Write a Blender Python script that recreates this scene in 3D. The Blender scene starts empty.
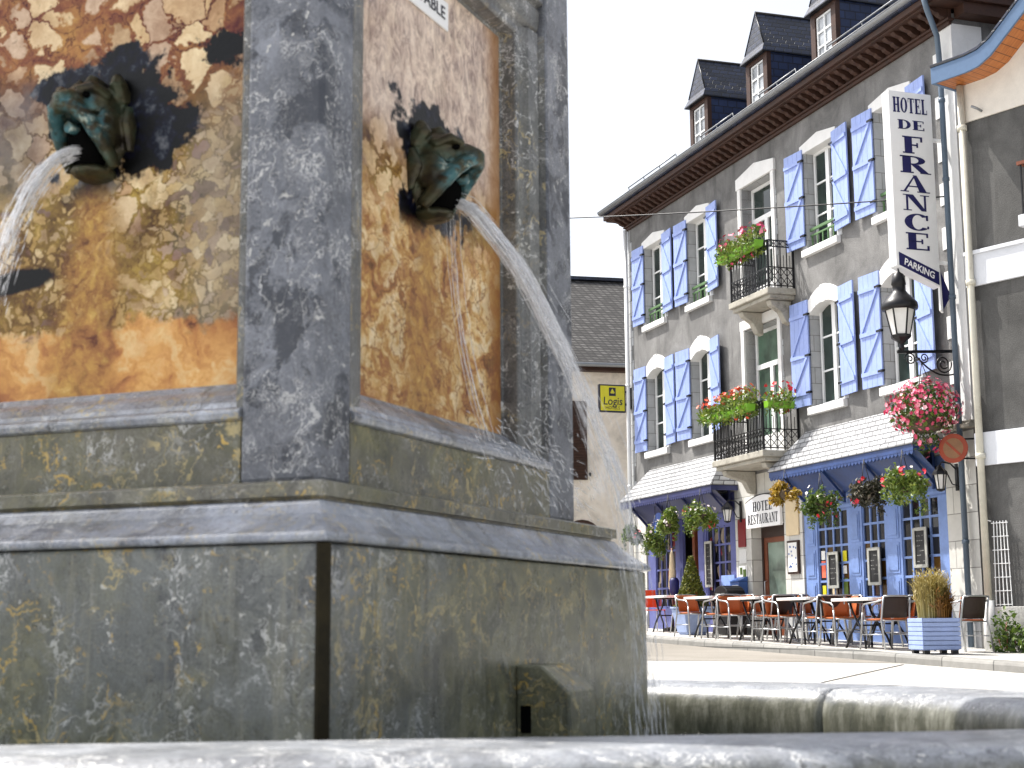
import bpy, bmesh, math, random
from mathutils import Vector, Matrix, Euler
PI = math.pi
rad = math.radians
scn = bpy.context.scene
COL = scn.collection
Z = Vector((0, 0, 1))

# ------------------------------------------------------------------ frames of the place
EYE = 1.0                                          # camera height above the ground it stands on
# hotel frame: x runs along the facade (to the left in the photo), y points out of it, z up
A = Vector((-0.31361131, 0.94955145, 0)); NO = Vector((-0.94955145, -0.31361131, 0))
C0 = Vector((7.04277469, 23.0, 0))
ROT_H = math.atan2(A.y, A.x)
HB = -0.45                                         # level of the hotel's foot, from the eye
def W(u, w, v):                                    # hotel frame -> world
    return C0 + A * u + NO * w + Z * (v + EYE)
def ground_v(p):                                   # the street rises gently along the facade
    u = (Vector((p[0], p[1], 0)) - C0).dot(A)
    return -0.52 + 0.024 * max(-60, min(u, 22))
def walk_v(u): return -0.40 + 0.024 * min(u, 22)
# fountain frame
L_ = Vector((-0.92261, 0.38573, 0)); R_ = Vector((0.38573, 0.92261, 0))
CF = Vector((-0.44364, 3.6, 0)); ROT_F = math.atan2(R_.y, R_.x)
FB = -0.90
# neighbour house frame
A2 = Vector((-0.60182, 0.79864, 0)); N2 = Vector((-0.79864, -0.60182, 0)); O2 = Vector((6.87808, 22.3, 0))
ROT_2 = math.atan2(A2.y, A2.x)

# ------------------------------------------------------------------ node helper
class G:
    def __init__(s, name):
        s.m = bpy.data.materials.new(name); s.m.use_nodes = True
        s.t = s.m.node_tree; s.t.nodes.clear()
    def n(s, kind, **kw):
        nd = s.t.nodes.new('ShaderNode' + kind)
        for k, v in kw.items():
            if hasattr(nd, k): setattr(nd, k, v)
        return nd
    def put(s, sock, v):
        if v is None: return
        if isinstance(v, bpy.types.NodeSocket): s.t.links.new(v, sock)
        elif isinstance(v, (tuple, list)):
            if sock.type == 'RGBA' and len(v) == 3: v = (*v, 1)
            sock.default_value = v
        else:
            sock.default_value = (v, v, v) if sock.type == 'VECTOR' else ((v, v, v, 1) if sock.type == 'RGBA' else v)
    def obj(s): return s.n('TexCoord').outputs['Object']
    def sep(s, v):
        nd = s.n('SeparateXYZ'); s.put(nd.inputs[0], v); return nd.outputs
    def comb(s, x=0, y=0, z=0):
        nd = s.n('CombineXYZ')
        for i, q in enumerate((x, y, z)): s.put(nd.inputs[i], q)
        return nd.outputs[0]
    def map(s, v, scale=(1, 1, 1), loc=(0, 0, 0), rot=(0, 0, 0)):
        nd = s.n('Mapping'); s.put(nd.inputs['Vector'], v)
        nd.inputs['Scale'].default_value = scale; nd.inputs['Location'].default_value = loc; nd.inputs['Rotation'].default_value = rot
        return nd.outputs[0]
    def noise(s, v, scale=5, detail=4, rough=.55, dist=0, col=False):
        nd = s.n('TexNoise'); s.put(nd.inputs['Vector'], v)
        s.put(nd.inputs['Scale'], scale); s.put(nd.inputs['Detail'], detail); s.put(nd.inputs['Roughness'], rough); s.put(nd.inputs['Distortion'], dist)
        return nd.outputs['Color' if col else 'Fac']
    def voro(s, v, scale=5, feature='F1', out='Distance', rnd=1.0):
        nd = s.n('TexVoronoi', feature=feature); s.put(nd.inputs['Vector'], v)
        s.put(nd.inputs['Scale'], scale); s.put(nd.inputs['Randomness'], rnd)
        return nd.outputs[out]
    def ramp(s, f, stops, interp='LINEAR'):
        nd = s.n('ValToRGB'); cr = nd.color_ramp; cr.interpolation = interp
        while len(cr.elements) < len(stops): cr.elements.new(0.5)
        for e, (p, c) in zip(cr.elements, stops):
            e.position = p; e.color = (c, c, c, 1) if not isinstance(c, (tuple, list)) else (*c, 1)
        s.put(nd.inputs[0], f); return nd.outputs[0]
    def mix(s, f, a, b, mode='MIX'):
        nd = s.n('Mix', data_type='RGBA', blend_type=mode); s.put(nd.inputs[0], f); s.put(nd.inputs[6], a); s.put(nd.inputs[7], b)
        return nd.outputs[2]
    def math(s, op, a, b=0, c=0, clamp=False):
        nd = s.n('Math', operation=op, use_clamp=clamp); s.put(nd.inputs[0], a); s.put(nd.inputs[1], b)
        s.put(nd.inputs[2], c); return nd.outputs[0]
    def vmath(s, op, a, b=(0, 0, 0)):
        nd = s.n('VectorMath', operation=op); s.put(nd.inputs[0], a); s.put(nd.inputs[1], b)
        return nd.outputs['Value'] if op in ('LENGTH', 'DISTANCE', 'DOT_PRODUCT') else nd.outputs[0]
    def step(s, v, lo, hi):
        nd = s.n('MapRange', interpolation_type='SMOOTHSTEP'); s.put(nd.inputs[0], v); s.put(nd.inputs[1], lo); s.put(nd.inputs[2], hi)
        return nd.outputs[0]
    def bump(s, h, strength=.3, dist=.01):
        nd = s.n('Bump'); s.put(nd.inputs['Height'], h); nd.inputs['Strength'].default_value = strength; nd.inputs['Distance'].default_value = dist
        return nd.outputs[0]
    def island(s): return s.n('NewGeometry').outputs['Random Per Island']
    def done(s, col, rough=.6, normal=None, metal=0, spec=.5, **kw):
        b = s.n('BsdfPrincipled'); s.put(b.inputs['Base Color'], col); s.put(b.inputs['Roughness'], rough)
        s.put(b.inputs['Metallic'], metal); s.put(b.inputs['Specular IOR Level'], spec)
        if normal: s.t.links.new(normal, b.inputs['Normal'])
        for k, v in kw.items(): s.put(b.inputs[k], v)
        o = s.n('OutputMaterial'); s.t.links.new(b.outputs[0], o.inputs[0]); return s.m

def worn(name, c, rough=.55, amt=.22, scale=6, bump=.15, spec=.4, metal=0, dirt=None):
    g = G(name); p = g.obj()
    n1 = g.noise(p, scale, 5, .6); n2 = g.noise(p, scale * 7, 3, .6)
    f = g.math('ADD', g.math('MULTIPLY', n1, .7), g.math('MULTIPLY', n2, .3))
    lo = tuple(x * (1 - amt) for x in c); hi = tuple(min(1, x * (1 + amt)) for x in c)
    col = g.ramp(f, [(.32, lo), (.68, hi)])
    if dirt:
        d = g.step(g.noise(p, scale * .5, 6, .7), .52, .72); col = g.mix(d, col, dirt)
    return g.done(col, g.math('MULTIPLY_ADD', n1, .2, rough - .1), g.bump(n2, bump, .004), metal, spec)

def leafmat(name, stops, rough=.5, trans=.25):
    g = G(name); r = g.island(); col = g.ramp(r, stops)
    p = g.obj(); col = g.mix(g.math('MULTIPLY', g.noise(p, 9, 2), .35), col, (.10, .13, .03))
    b = g.n('BsdfPrincipled'); g.put(b.inputs['Base Color'], col); b.inputs['Roughness'].default_value = rough
    tr = g.n('BsdfTranslucent'); g.put(tr.inputs[0], col)
    mx = g.n('MixShader'); mx.inputs[0].default_value = trans
    g.t.links.new(b.outputs[0], mx.inputs[1]); g.t.links.new(tr.outputs[0], mx.inputs[2])
    o = g.n('OutputMaterial'); g.t.links.new(mx.outputs[0], o.inputs[0]); return g.m

# ------------------------------------------------------------------ materials
def grey_marble(name, tint, vein=1.0, ochre=0.0, dark=.5, streak=0.0, lighten=1.0, k=1.0, rough=.2):
    """grey fossil marble: clouds, dark nodules, thin white veins and shell marks, ochre flecks"""
    g = G(name); p = g.obj()
    wv = g.vmath('ADD', p, g.vmath('SCALE', g.vmath('SUBTRACT', g.noise(p, 4.5, 5, .62, 0, True), (.5, .5, .5)), (0, 0, 0)))
    nd = wv.node; sc = nd.inputs[1].links[0].from_node; sc.inputs['Scale'].default_value = .35
    cl = g.noise(wv, 4.2 * k, 8, .7, .8)
    base = g.ramp(cl, [(.27, tuple(x * .22 for x in tint)), (.42, tuple(x * .62 for x in tint)), (.56, tint), (.7, tuple(x * 1.7 for x in tint)), (.82, tuple(x * 2.4 for x in tint))])
    gr = g.noise(p, 120, 3, .7)
    base = g.mix(.35, base, g.ramp(gr, [(.3, tuple(x * .4 for x in tint)), (.7, tuple(x * 1.6 for x in tint))]))
    blob = g.step(g.noise(wv, 6 * k, 4, .6, .5), .51, .62)
    base = g.mix(g.math('MULTIPLY', blob, dark), base, (.03, .034, .045))
    dl = g.math('SUBTRACT', 1, g.step(g.math('ABSOLUTE', g.math('SUBTRACT', g.noise(wv, 10, 3, .5, 1.2), .5)), 0, .022))
    base = g.mix(g.math('MULTIPLY', g.math('MULTIPLY', dl, g.step(g.noise(p, 4, 2), .42, .55)), .75), base, (.035, .035, .04))
    # thin curved veins
    for sc_, wd, am in ((2.6, .009, .95), (5, .013, .9), (10, .02, .7), (22, .024, .3)):
        sc_ *= k; nn = g.noise(wv, sc_, 2.5, .5, 1.6)
        v = g.math('SUBTRACT', 1, g.step(g.math('ABSOLUTE', g.math('SUBTRACT', nn, .5)), 0, wd))
        gate = g.step(g.noise(p, sc_ * .7, 2), .46, .6)
        base = g.mix(g.math('MULTIPLY', g.math('MULTIPLY', v, gate), am * vein), base, (.66, .66, .65))
    # shell fragments
    sv = g.voro(g.vmath('ADD', wv, (0, 0, 0)), 22, 'F1', 'Distance')
    sh = g.math('MULTIPLY', g.math('SUBTRACT', 1, g.step(sv, .14, .24)), g.step(g.noise(p, 9, 2), .53, .6))
    base = g.mix(g.math('MULTIPLY', sh, .75 * vein), base, (.7, .69, .65))
    if ochre:
        oc = g.step(g.noise(wv, 2.2 * k, 6, .7), .40, .64)
        if name == 'plinth marble': oc = g.math('MAXIMUM', oc, g.math('MULTIPLY', g.step(g.math('ADD', g.sep(p)['X'], g.math('MULTIPLY', g.noise(p, 3, 4), .6)), .75, 1.1), .9))
        base = g.mix(g.math('MULTIPLY', oc, ochre), base, g.ramp(g.noise(wv, 9, 5, .7), [(.32, (.03, .032, .012)), (.5, (.135, .13, .052)), (.66, (.27, .25, .11))]))
        fl = g.math('MULTIPLY', g.step(g.noise(wv, 15, 3, .55, 1.8), .60, .66), g.step(g.noise(p, 2.4, 3), .42, .56))
        base = g.mix(g.math('MULTIPLY', fl, ochre * 1.3), base, (.56, .38, .10))
        yv = g.math('SUBTRACT', 1, g.step(g.math('ABSOLUTE', g.math('SUBTRACT', g.noise(wv, 3.4, 2, .5, 1.8), .52)), 0, .016)); base = g.mix(g.math('MULTIPLY', g.math('MULTIPLY', yv, g.step(g.noise(p, 2.8, 2), .46, .58)), .8), base, (.52, .42, .2))
    if streak:
        st = g.noise(g.map(p, (18, 18, 1.1)), 1.6, 5, .65)
        base = g.mix(g.math('MULTIPLY', g.step(st, .5, .72), streak), base, (.30, .29, .23))
        base = g.mix(g.math('MULTIPLY', g.step(g.noise(g.map(p, (11, 11, .7), (3, 1, 0)), 1.3, 4, .6), .55, .75), streak), base, (.05, .05, .035))
    if name == 'coping stone':
        zz = g.sep(p)['Z']; lo = g.step(g.math('ADD', zz, g.math('MULTIPLY_ADD', g.noise(p, 9, 5, .7), .05, -.025)), .745, .70)
        al = g.ramp(g.noise(g.map(p, (9, 9, 2.5)), 1.6, 6, .7), [(.32, (.02, .024, .01)), (.47, (.09, .09, .06)), (.6, (.2, .2, .16)), (.74, (.46, .45, .4))])
        base = g.mix(g.math('MULTIPLY', lo, .92), base, al)
    if lighten != 1: base = g.mix(1, base, (lighten,) * 3, 'MULTIPLY')
    rgh = g.math('MULTIPLY_ADD', g.noise(p, 6, 5, .7), .45, rough - .05)
    return g.done(base, rgh, g.bump(g.noise(p, 60, 5, .7), .22, .006), 0, .5)

def breccia(name, horiz, head, side_sign):
    """orange and cream breccia; patches, stains and inclusions have their own places on the slab"""
    g = G(name); p = g.obj(); s = g.sep(p); hx = s['X'] if horiz == 'X' else s['Y']
    q = g.comb(hx, s['Z'], g.math('MULTIPLY', s['Y'] if horiz == 'X' else s['X'], .5))
    n3 = g.vmath('SUBTRACT', g.noise(q, 6, 5, .6, 0, True), (.5, .5, .5))
    sc = g.n('VectorMath', operation='SCALE'); g.put(sc.inputs[0], n3); sc.inputs['Scale'].default_value = .17
    n4 = g.vmath('SUBTRACT', g.noise(q, 24, 3, .6, 0, True), (.5, .5, .5)); sc2 = g.n('VectorMath', operation='SCALE'); g.put(sc2.inputs[0], n4); sc2.inputs['Scale'].default_value = .035
    qw = g.vmath('ADD', g.vmath('ADD', q, sc.outputs[0]), sc2.outputs[0])
    big = g.noise(q, 2.6, 3, .5)
    relx = g.math('SUBTRACT', hx, head[0]); relz = g.math('SUBTRACT', s['Z'], head[1])
    n_m = g.noise(q, 5, 6, .65)
    # clasts of two sizes
    cA = g.ramp(g.sep(g.voro(qw, 9.5, 'F1', 'Color'))['X'], [(0, (.30, .19, .12)), (.25, (.58, .43, .23)), (.5, (.68, .55, .34)), (.75, (.42, .26, .13)), (1, (.52, .40, .30))])
    cB = g.ramp(g.sep(g.voro(qw, 27, 'F1', 'Color'))['X'], [(0, (.17, .11, .09)), (.3, (.50, .37, .16)), (.55, (.34, .22, .06)), (.8, (.60, .48, .28)), (1, (.24, .15, .12))])
    eA = g.voro(qw, 9.5, 'DISTANCE_TO_EDGE', 'Distance'); eB = g.voro(qw, 27, 'DISTANCE_TO_EDGE', 'Distance')
    thick = g.math('MULTIPLY_ADD', g.step(g.noise(q, 4, 5, .65), .36, .68), .30, .03)
    mA = g.math('SUBTRACT', 1, g.step(eA, g.math('MULTIPLY', thick, .6), thick))
    mB = g.math('SUBTRACT', 1, g.step(eB, g.math('MULTIPLY', thick, .5), g.math('MULTIPLY', thick, .9)))
    rust = g.ramp(n_m, [(.3, (.07, .026, .010)), (.5, (.25, .10, .018)), (.7, (.36, .19, .04))])
    olive = g.ramp(n_m, [(.3, (.045, .035, .012)), (.5, (.21, .14, .016)), (.75, (.42, .29, .05))])
    upper = g.step(g.math('ADD', relz, g.math('MULTIPLY_ADD', n_m, .5, -.25)), -.12, .2)
    matrix = g.mix(upper, olive, rust)
    A_ = g.mix(mA, cA, matrix); B_ = g.mix(mB, cB, matrix)
    sel = g.step(g.math('ADD', big, g.math('MULTIPLY', relz, .5)), .34, .5)
    col = g.mix(sel, B_, A_)
    # dark seams between the clasts
    seam = g.math('SUBTRACT', 1, g.step(g.mix(sel, eB, eA), .0, .03)); col = g.mix(g.math('MULTIPLY', seam, g.math('MULTIPLY', g.step(g.noise(q, 5, 3), .4, .6), .8)), col, (.055, .025, .01))
    # soft cloudiness inside the clasts
    col = g.mix(.8, col, g.ramp(g.noise(qw, 13, 7, .75), [(.28, (.06, .04, .03)), (.45, (.36, .3, .26)), (.58, (.6, .54, .48)), (.74, (.95, .9, .8))]), 'SOFT_LIGHT')
    sp = g.step(g.noise(qw, 38, 4, .7), .63, .72); col = g.mix(g.math('MULTIPLY', sp, .7), col, (.07, .03, .012))
    if horiz == 'X':    # pinkish, finer veined upper half of the other slab
        wav = g.noise(g.map(q, (13, 7, 5), rot=(0, 0, .5)), 1.5, 8, .76, 1.3)
        fine = g.ramp(wav, [(.28, (.11, .09, .09)), (.39, (.27, .21, .19)), (.5, (.50, .39, .32)), (.61, (.70, .58, .47)), (.72, (.42, .24, .14))])
        up = g.step(g.math('ADD', relz, g.math('MULTIPLY_ADD', n_m, .3, -.15)), -.02, .18)
        col = g.mix(g.math('MULTIPLY', up, .85), col, fine)
        low = g.step(relz, .0, -.25)
        fl = g.ramp(g.noise(qw, 6.5, 7, .7, 1.8), [(.32, (.07, .022, .004)), (.42, (.34, .12, .012)), (.5, (.52, .28, .06)), (.57, (.68, .48, .22)), (.68, (.76, .62, .40))])
        col = g.mix(g.math('MULTIPLY', low, .72), col, fl)
        rv = g.math('SUBTRACT', 1, g.step(g.voro(qw, 15, 'DISTANCE_TO_EDGE', 'Distance'), .0, g.math('MULTIPLY_ADD', g.noise(q, 6, 3), .16, -.02))); col = g.mix(g.math('MULTIPLY', g.math('MULTIPLY', rv, low), .85), col, g.ramp(n_m, [(.35, (.10, .03, .006)), (.6, (.32, .12, .014))]))
        edge = g.step(g.math('ADD', hx, g.math('MULTIPLY_ADD', n_m, .2, -.1)), 1.6, 1.73)
        col = g.mix(g.math('MULTIPLY', edge, .75), col, (.27, .115, .02))
    else:
        grey = g.math('MULTIPLY', g.step(g.math('ADD', relx, g.math('MULTIPLY_ADD', n_m, .5, -.25)), -.22, -.42), g.step(relz, .25, -.1))
        col = g.mix(g.math('MULTIPLY', grey, .42), col, g.ramp(n_m, [(.3, (.17, .165, .155)), (.6, (.36, .34, .3))]))
        band = g.step(g.math('ADD', relz, g.math('MULTIPLY_ADD', g.noise(q, 7, 5, .6), .3, -.15)), -.56, -.6)
        bc = g.ramp(g.noise(qw, 6, 6, .6, .8), [(.30, (.10, .03, .012)), (.40, (.40, .14, .015)), (.52, (.62, .29, .05)), (.6, (.68, .44, .17)), (.72, (.52, .24, .04))])
        col = g.mix(g.math('MULTIPLY', band, .9), col, bc)
        bl = g.math('MULTIPLY', g.step(relx, .12, .3), g.math('MULTIPLY', g.step(relz, -.28, -.05), g.step(relz, .28, .1)))
        col = g.mix(g.math('MULTIPLY', bl, .6), col, g.ramp(g.noise(qw, 8, 5, .6), [(.35, (.035, .042, .06)), (.6, (.22, .22, .23))]))
        inc = g.vmath('LENGTH', g.comb(g.math('MULTIPLY', g.math('ADD', g.math('SUBTRACT', hx, 1.3), g.math('MULTIPLY', g.math('SUBTRACT', s['Z'], 1.93), 1.2)), 5), g.math('MULTIPLY', g.math('SUBTRACT', s['Z'], 1.93), 18), 0))
        col = g.mix(g.math('SUBTRACT', 1, g.step(g.math('ADD', inc, g.math('MULTIPLY', n_m, .6)), .85, 1.1)), col, (.018, .018, .02))
        inc2 = g.vmath('LENGTH', g.comb(g.math('MULTIPLY', g.math('SUBTRACT', hx, .57), 8), g.math('MULTIPLY', g.math('SUBTRACT', s['Z'], 2.56), 12), 0))
        col = g.mix(g.math('SUBTRACT', 1, g.step(g.math('ADD', inc2, g.math('MULTIPLY_ADD', g.noise(q, 22, 4, .7), 2.2, -.9)), .75, 1.0)), col, (.02, .022, .03))
    lm_ = g.noise(q, 2.2, 4, .6); col = g.mix(.55, col, g.ramp(lm_, [(.32, (.2, .17, .15)), (.5, (.5, .5, .5)), (.68, (.82, .8, .76))]), 'SOFT_LIGHT')
    # limescale-ochre stain running down under the spout
    sw = g.math('MULTIPLY_ADD', g.math('MINIMUM', relz, 0), -.10, .045)
    st = g.math('MULTIPLY', g.step(g.math('ADD', g.math('DIVIDE', g.math('ABSOLUTE', g.math('ADD', relx, g.math('MULTIPLY', relz, -.06 * side_sign))), sw), g.math('MULTIPLY_ADD', n_m, 2.4, -1.2)), 1.5, .4), g.step(relz, -.02, -.17))
    col = g.mix(g.math('MULTIPLY', st, .8), col, g.ramp(g.noise(qw, 20, 5, .7), [(.3, (.09, .035, .004)), (.48, (.33, .145, .010)), (.6, (.45, .24, .02)), (.72, (.6, .4, .1))]))
    # dark wet stone round the spout
    dk = g.vmath('LENGTH', g.comb(g.math('SUBTRACT', relx, .03 * side_sign), g.math('SUBTRACT', relz, .03), 0))
    dkm = g.math('SUBTRACT', 1, g.step(g.math('ADD', dk, g.math('MULTIPLY_ADD', g.noise(q, 5, 5, .62), .85, -.43)), .2, .25))
    dkm = g.math('MULTIPLY', dkm, g.step(relz, -.24, -.12))
    col = g.mix(dkm, col, g.ramp(g.noise(q, 11, 5, .65), [(.35, (.009, .011, .016)), (.55, (.032, .036, .046)), (.7, (.15, .155, .17))]))
    bc_ = g.n('BrightContrast'); g.put(bc_.inputs['Color'], col); bc_.inputs['Contrast'].default_value = .12; bc_.inputs['Bright'].default_value = .02; hs_ = g.n('HueSaturation'); hs_.inputs['Saturation'].default_value = .86; hs_.inputs['Value'].default_value = 1.1; g.put(hs_.inputs['Color'], bc_.outputs[0]); bc_ = hs_
    return g.done(bc_.outputs[0], g.math('MULTIPLY_ADD', n_m, .3, .25), g.bump(g.math('ADD', eA, g.noise(q, 70, 4, .7)), .2, .006), 0, .3)

def brickmat(name, c, mortar, bw, bh, msize=.012, amt=.15, rough=.7, xy=True, bump=.4, offset=.5, spec=.4):
    g = G(name); p = g.obj(); s = g.sep(p)
    v = g.comb(g.math('ADD', s['X'], s['Y']) if xy else s['X'], s['Z'], 0)
    b = g.n('TexBrick', offset=offset); g.put(b.inputs['Vector'], v); b.inputs['Scale'].default_value = 1
    b.inputs['Brick Width'].default_value = bw; b.inputs['Row Height'].default_value = bh; b.inputs['Mortar Size'].default_value = msize
    b.inputs['Mortar Smooth'].default_value = .2
    b.inputs['Color1'].default_value = (*[x * (1 - amt) for x in c], 1); b.inputs['Color2'].default_value = (*[min(1, x * (1 + amt)) for x in c], 1)
    b.inputs['Mortar'].default_value = (*mortar, 1)
    n = g.noise(p, 6, 6, .65); col = g.mix(.4, b.outputs[0], g.ramp(n, [(.3, (.3,) * 3), (.7, (.75,) * 3)]), 'SOFT_LIGHT')
    h = g.math('SUBTRACT', g.math('MULTIPLY', n, .3), b.outputs['Fac'])
    return g.done(col, rough, g.bump(h, bump, .012), 0, spec)

def stucco(name, c, stain, scale=1.2, dirt_strength=.6):
    g = G(name); p = g.obj()
    n = g.noise(p, scale, 7, .68, .5); f = g.noise(p, 45, 4, .7)
    col = g.ramp(n, [(.3, tuple(x * .62 for x in c)), (.5, c), (.7, tuple(min(1, x * 1.45) for x in c))])
    st = g.noise(g.map(p, (3.2, 3.2, .45)), 1.0, 6, .7)
    col = g.mix(g.math('MULTIPLY', g.step(st, .5, .72), dirt_strength), col, stain)
    col = g.mix(.3, col, g.ramp(f, [(.3, (.25,) * 3), (.7, (.75,) * 3)]), 'OVERLAY')
    return g.done(col, .9, g.bump(f, .6, .012), 0, .2)

M = {}
M['pier'] = grey_marble('pier marble', (.165, .175, .20), .8, 0, .85)
M['frame_m'] = grey_marble('frame marble', (.15, .152, .152), .9, .12, .5, .15)
M['dado'] = grey_marble('dado marble', (.175, .168, .135), .85, .75, .4, .3, 1, .75, .14)
M['plinth'] = grey_marble('plinth marble', (.18, .192, .185), 1.1, .66, .5, .5, 1, .6, .12)
M['cap'] = grey_marble('cap marble with sky sheen', (.32, .345, .40), .8, .14, .5, .35, 1, 1, .1)  # paler, bluer tint holds the sky's sheen on the sloping mouldings
M['coping'] = grey_marble('coping stone', (.245, .258, .28), 1.0, .0, .35, .1, 1, 1.2)
M['brecciaR'] = breccia('breccia slab warm', 'X', (1.17, 2.33), 1)
M['brecciaL'] = breccia('breccia slab pale', 'Y', (1.0, 2.35), -1)
M['moss'] = worn('wet dark moss', (.020, .016, .007), .6, .5, 9, .3, .15)
def algae():
    g = G('basin wall with algae'); p = g.obj(); n = g.noise(p, 3, 6, .7)
    col = g.ramp(n, [(.3, (.06, .06, .05)), (.5, (.17, .165, .14)), (.7, (.33, .32, .28))])
    st = g.noise(g.map(p, (14, 14, 1)), 1.5, 5, .7); col = g.mix(g.step(st, .45, .7), col, (.42, .41, .36))
    z = g.sep(p)['Z']; a = g.math('MULTIPLY', g.step(g.math('ADD', z, g.math('MULTIPLY', n, .3)), .83, .60), .85)
    col = g.mix(a, col, g.ramp(g.noise(p, 11, 4), [(.3, (.025, .035, .008)), (.7, (.10, .13, .02))]))
    return g.done(col, .45, g.bump(n, .3, .01))
M['algae'] = algae()
def bronze():
    g = G('bronze with verdigris'); p = g.obj(); n = g.noise(p, 11, 6, .65)
    col = g.ramp(n, [(.35, (.018, .014, .010)), (.5, (.05, .045, .022)), (.64, (.045, .06, .035)), (.8, (.08, .16, .14))])
    z = g.sep(p)['Z']; y = g.math('SUBTRACT', g.noise(p, 6, 3), .5)
    t = g.math('MULTIPLY', g.step(g.math('ADD', z, g.math('MULTIPLY', y, .15)), -.15, -.05), g.step(g.math('ADD', z, g.math('MULTIPLY', y, .15)), .085, .03)); t = g.math('MULTIPLY', t, g.step(g.sep(p)['X'], .06, .11))
    fr = g.step(g.noise(p, 30, 3), .35, .6)
    col = g.mix(g.math('MULTIPLY', g.math('MULTIPLY', t, fr), .75), col, (.05, .165, .19))
    lime = g.math('MULTIPLY', t, g.step(g.noise(p, 24, 5, .7), .54, .66)); col = g.mix(g.math('MULTIPLY', lime, .8), col, (.40, .45, .38))
    return g.done(col, g.math('MULTIPLY_ADD', n, .3, .25), g.bump(g.noise(p, 45, 4), .5, .006), .45, .5)
M['bronze'] = bronze()
M['void'] = worn('dark hollow', (.004, .004, .004), .95, spec=.0)
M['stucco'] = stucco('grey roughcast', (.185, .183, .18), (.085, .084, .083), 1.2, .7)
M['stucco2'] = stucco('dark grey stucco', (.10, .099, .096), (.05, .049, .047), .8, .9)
M['cream_wall'] = stucco('cream lime render', (.87, .79, .68), (.72, .64, .55), .9, .4)
M['plinth2'] = stucco('pale stained plinth', (.48, .47, .45), (.14, .13, .12), 1.6, .8)
M['band2'] = worn('pale painted band', (.60, .62, .66), .7, .06)
M['cream_paint'] = worn('cream painted render', (.68, .64, .57), .7, .08)
M['ashlar'] = brickmat('pale ashlar', (.56, .55, .51), (.25, .24, .22), .62, .42, .008, .1, .7)
M['reveal'] = brickmat('grey reveal stone', (.40, .41, .42), (.22, .22, .21), .5, .3, .008, .1, .75)
M['whitestone'] = worn('white painted stone', (.74, .74, .73), .7, .07, 4, .2)
M['oldstone'] = worn('weathered stone', (.38, .36, .31), .8, .25, 4, .5, .3, 0, (.12, .11, .09))
M['whitepaint'] = worn('white window paint', (.78, .79, .79), .4, .04)
M['blue'] = worn('periwinkle blue paint', (.285, .37, .69), .5, .14, 3, .1)
M['blue_front'] = worn('shopfront blue paint', (.165, .25, .50), .45, .2, 3, .1)
M['canopy_blue'] = worn('canopy deep blue paint', (.032, .064, .19), .4, .25, 3, .1)
M['canopy_navy'] = worn('canopy navy paint', (.035, .042, .13), .4, .25, 3, .1)
M['violet_front'] = worn('violet blue paint', (.105, .118, .30), .45, .2, 3, .1)
M['wood_eave'] = worn('dark brown eave wood', (.045, .019, .011), .65, .4, 5, .3)
M['wood_door'] = worn('red brown door wood', (.17, .05, .022), .4, .25, 5)
M['wood_dark'] = worn('dark door frame wood', (.03, .012, .008), .4, .3, 5)
def soffit():
    g = G('orange boarded soffit'); p = g.obj(); s = g.sep(p)
    b = g.step(g.math('ABSOLUTE', g.math('SUBTRACT', g.math('FRACT', g.math('MULTIPLY', s['X'], 9)), .5)), .42, .5)
    col = g.mix(b, g.ramp(g.noise(g.map(p, (2, 20, 2)), 2, 4), [(.3, (.30, .09, .02)), (.7, (.5, .18, .045))]), (.07, .02, .008))
    return g.done(col, .45)
M['soffit'] = soffit()
M['slate'] = brickmat('blue black slate', (.016, .022, .045), (.004, .005, .008), .2, .11, .012, .5, .45, True, .9, .5, .55)
M['slate_side'] = brickmat('navy slate hanging', (.016, .028, .075), (.007, .01, .025), .22, .16, .012, .25, .45, True, .6)
M['slate_sunlit'] = brickmat('sun glare slate', (.36, .365, .375), (.07, .07, .075), .24, .1, .012, .25, .42, True, 1.0, .5, .6)  # same slate as the roofs, sun glare put into a paler colour
M['slate_old'] = brickmat('old brown slate', (.075, .072, .07), (.02, .019, .019), .2, .1, .026, .5, .8, True, 1.4)
M['zinc'] = worn('zinc gutter', (.26, .27, .28), .4, .15, 3, .05, .5, .6)
M['bluepipe'] = worn('blue grey pipe', (.10, .14, .19), .45, .15, 3)
M['creampipe'] = worn('cream pipe', (.55, .53, .45), .5, .12, 2, .1, .4, 0, (.32, .29, .22))
M['bluefascia'] = worn('blue grey metal fascia', (.095, .16, .27), .4, .15, 2, .05, .5, .2)
M['iron'] = worn('black wrought iron', (.008, .008, .010), .4, .3, 8, .1, .4, .2)
M['alu'] = worn('brushed aluminium', (.45, .46, .47), .35, .08, 9, .05, .5, .9)
M['green_rail'] = worn('green painted rail', (.10, .19, .08), .5, .2)
M['greendoor'] = worn('dark green frame', (.05, .075, .05), .5, .2)
def glass(name, c, spec=.5, rough=.06):
    g = G(name); p = g.obj(); n = g.noise(p, 1.6, 3)
    col = g.ramp(n, [(.35, tuple(x * .5 for x in c)), (.65, tuple(x * 1.5 for x in c))])
    return g.done(col, rough, g.bump(g.noise(p, 2.2, 2), .03, .02), 0, spec)
M['glass'] = glass('dark window glass', (.022, .034, .030), .35)
M['glass_sky'] = glass('sky tinted glass', (.30, .32, .34), .8)  # pale base colour carries the sky's reflection
M['glass_green'] = glass('greenish door glass', (.07, .12, .085), .4)
M['glass_door'] = glass('pale green door glass', (.17, .22, .18), .6)
def shopglass():
    g = G('shop panes'); r = g.island()
    col = g.ramp(r, [(0, (.008, .008, .01)), (.42, (.014, .012, .013)), (.5, (.085, .045, .012)), (.68, (.035, .014, .008)), (.85, (.02, .022, .03)), (1, (.06, .03, .012))], 'CONSTANT')
    return g.done(col, .08, None, 0, .35)
M['shopglass'] = shopglass()
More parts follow.
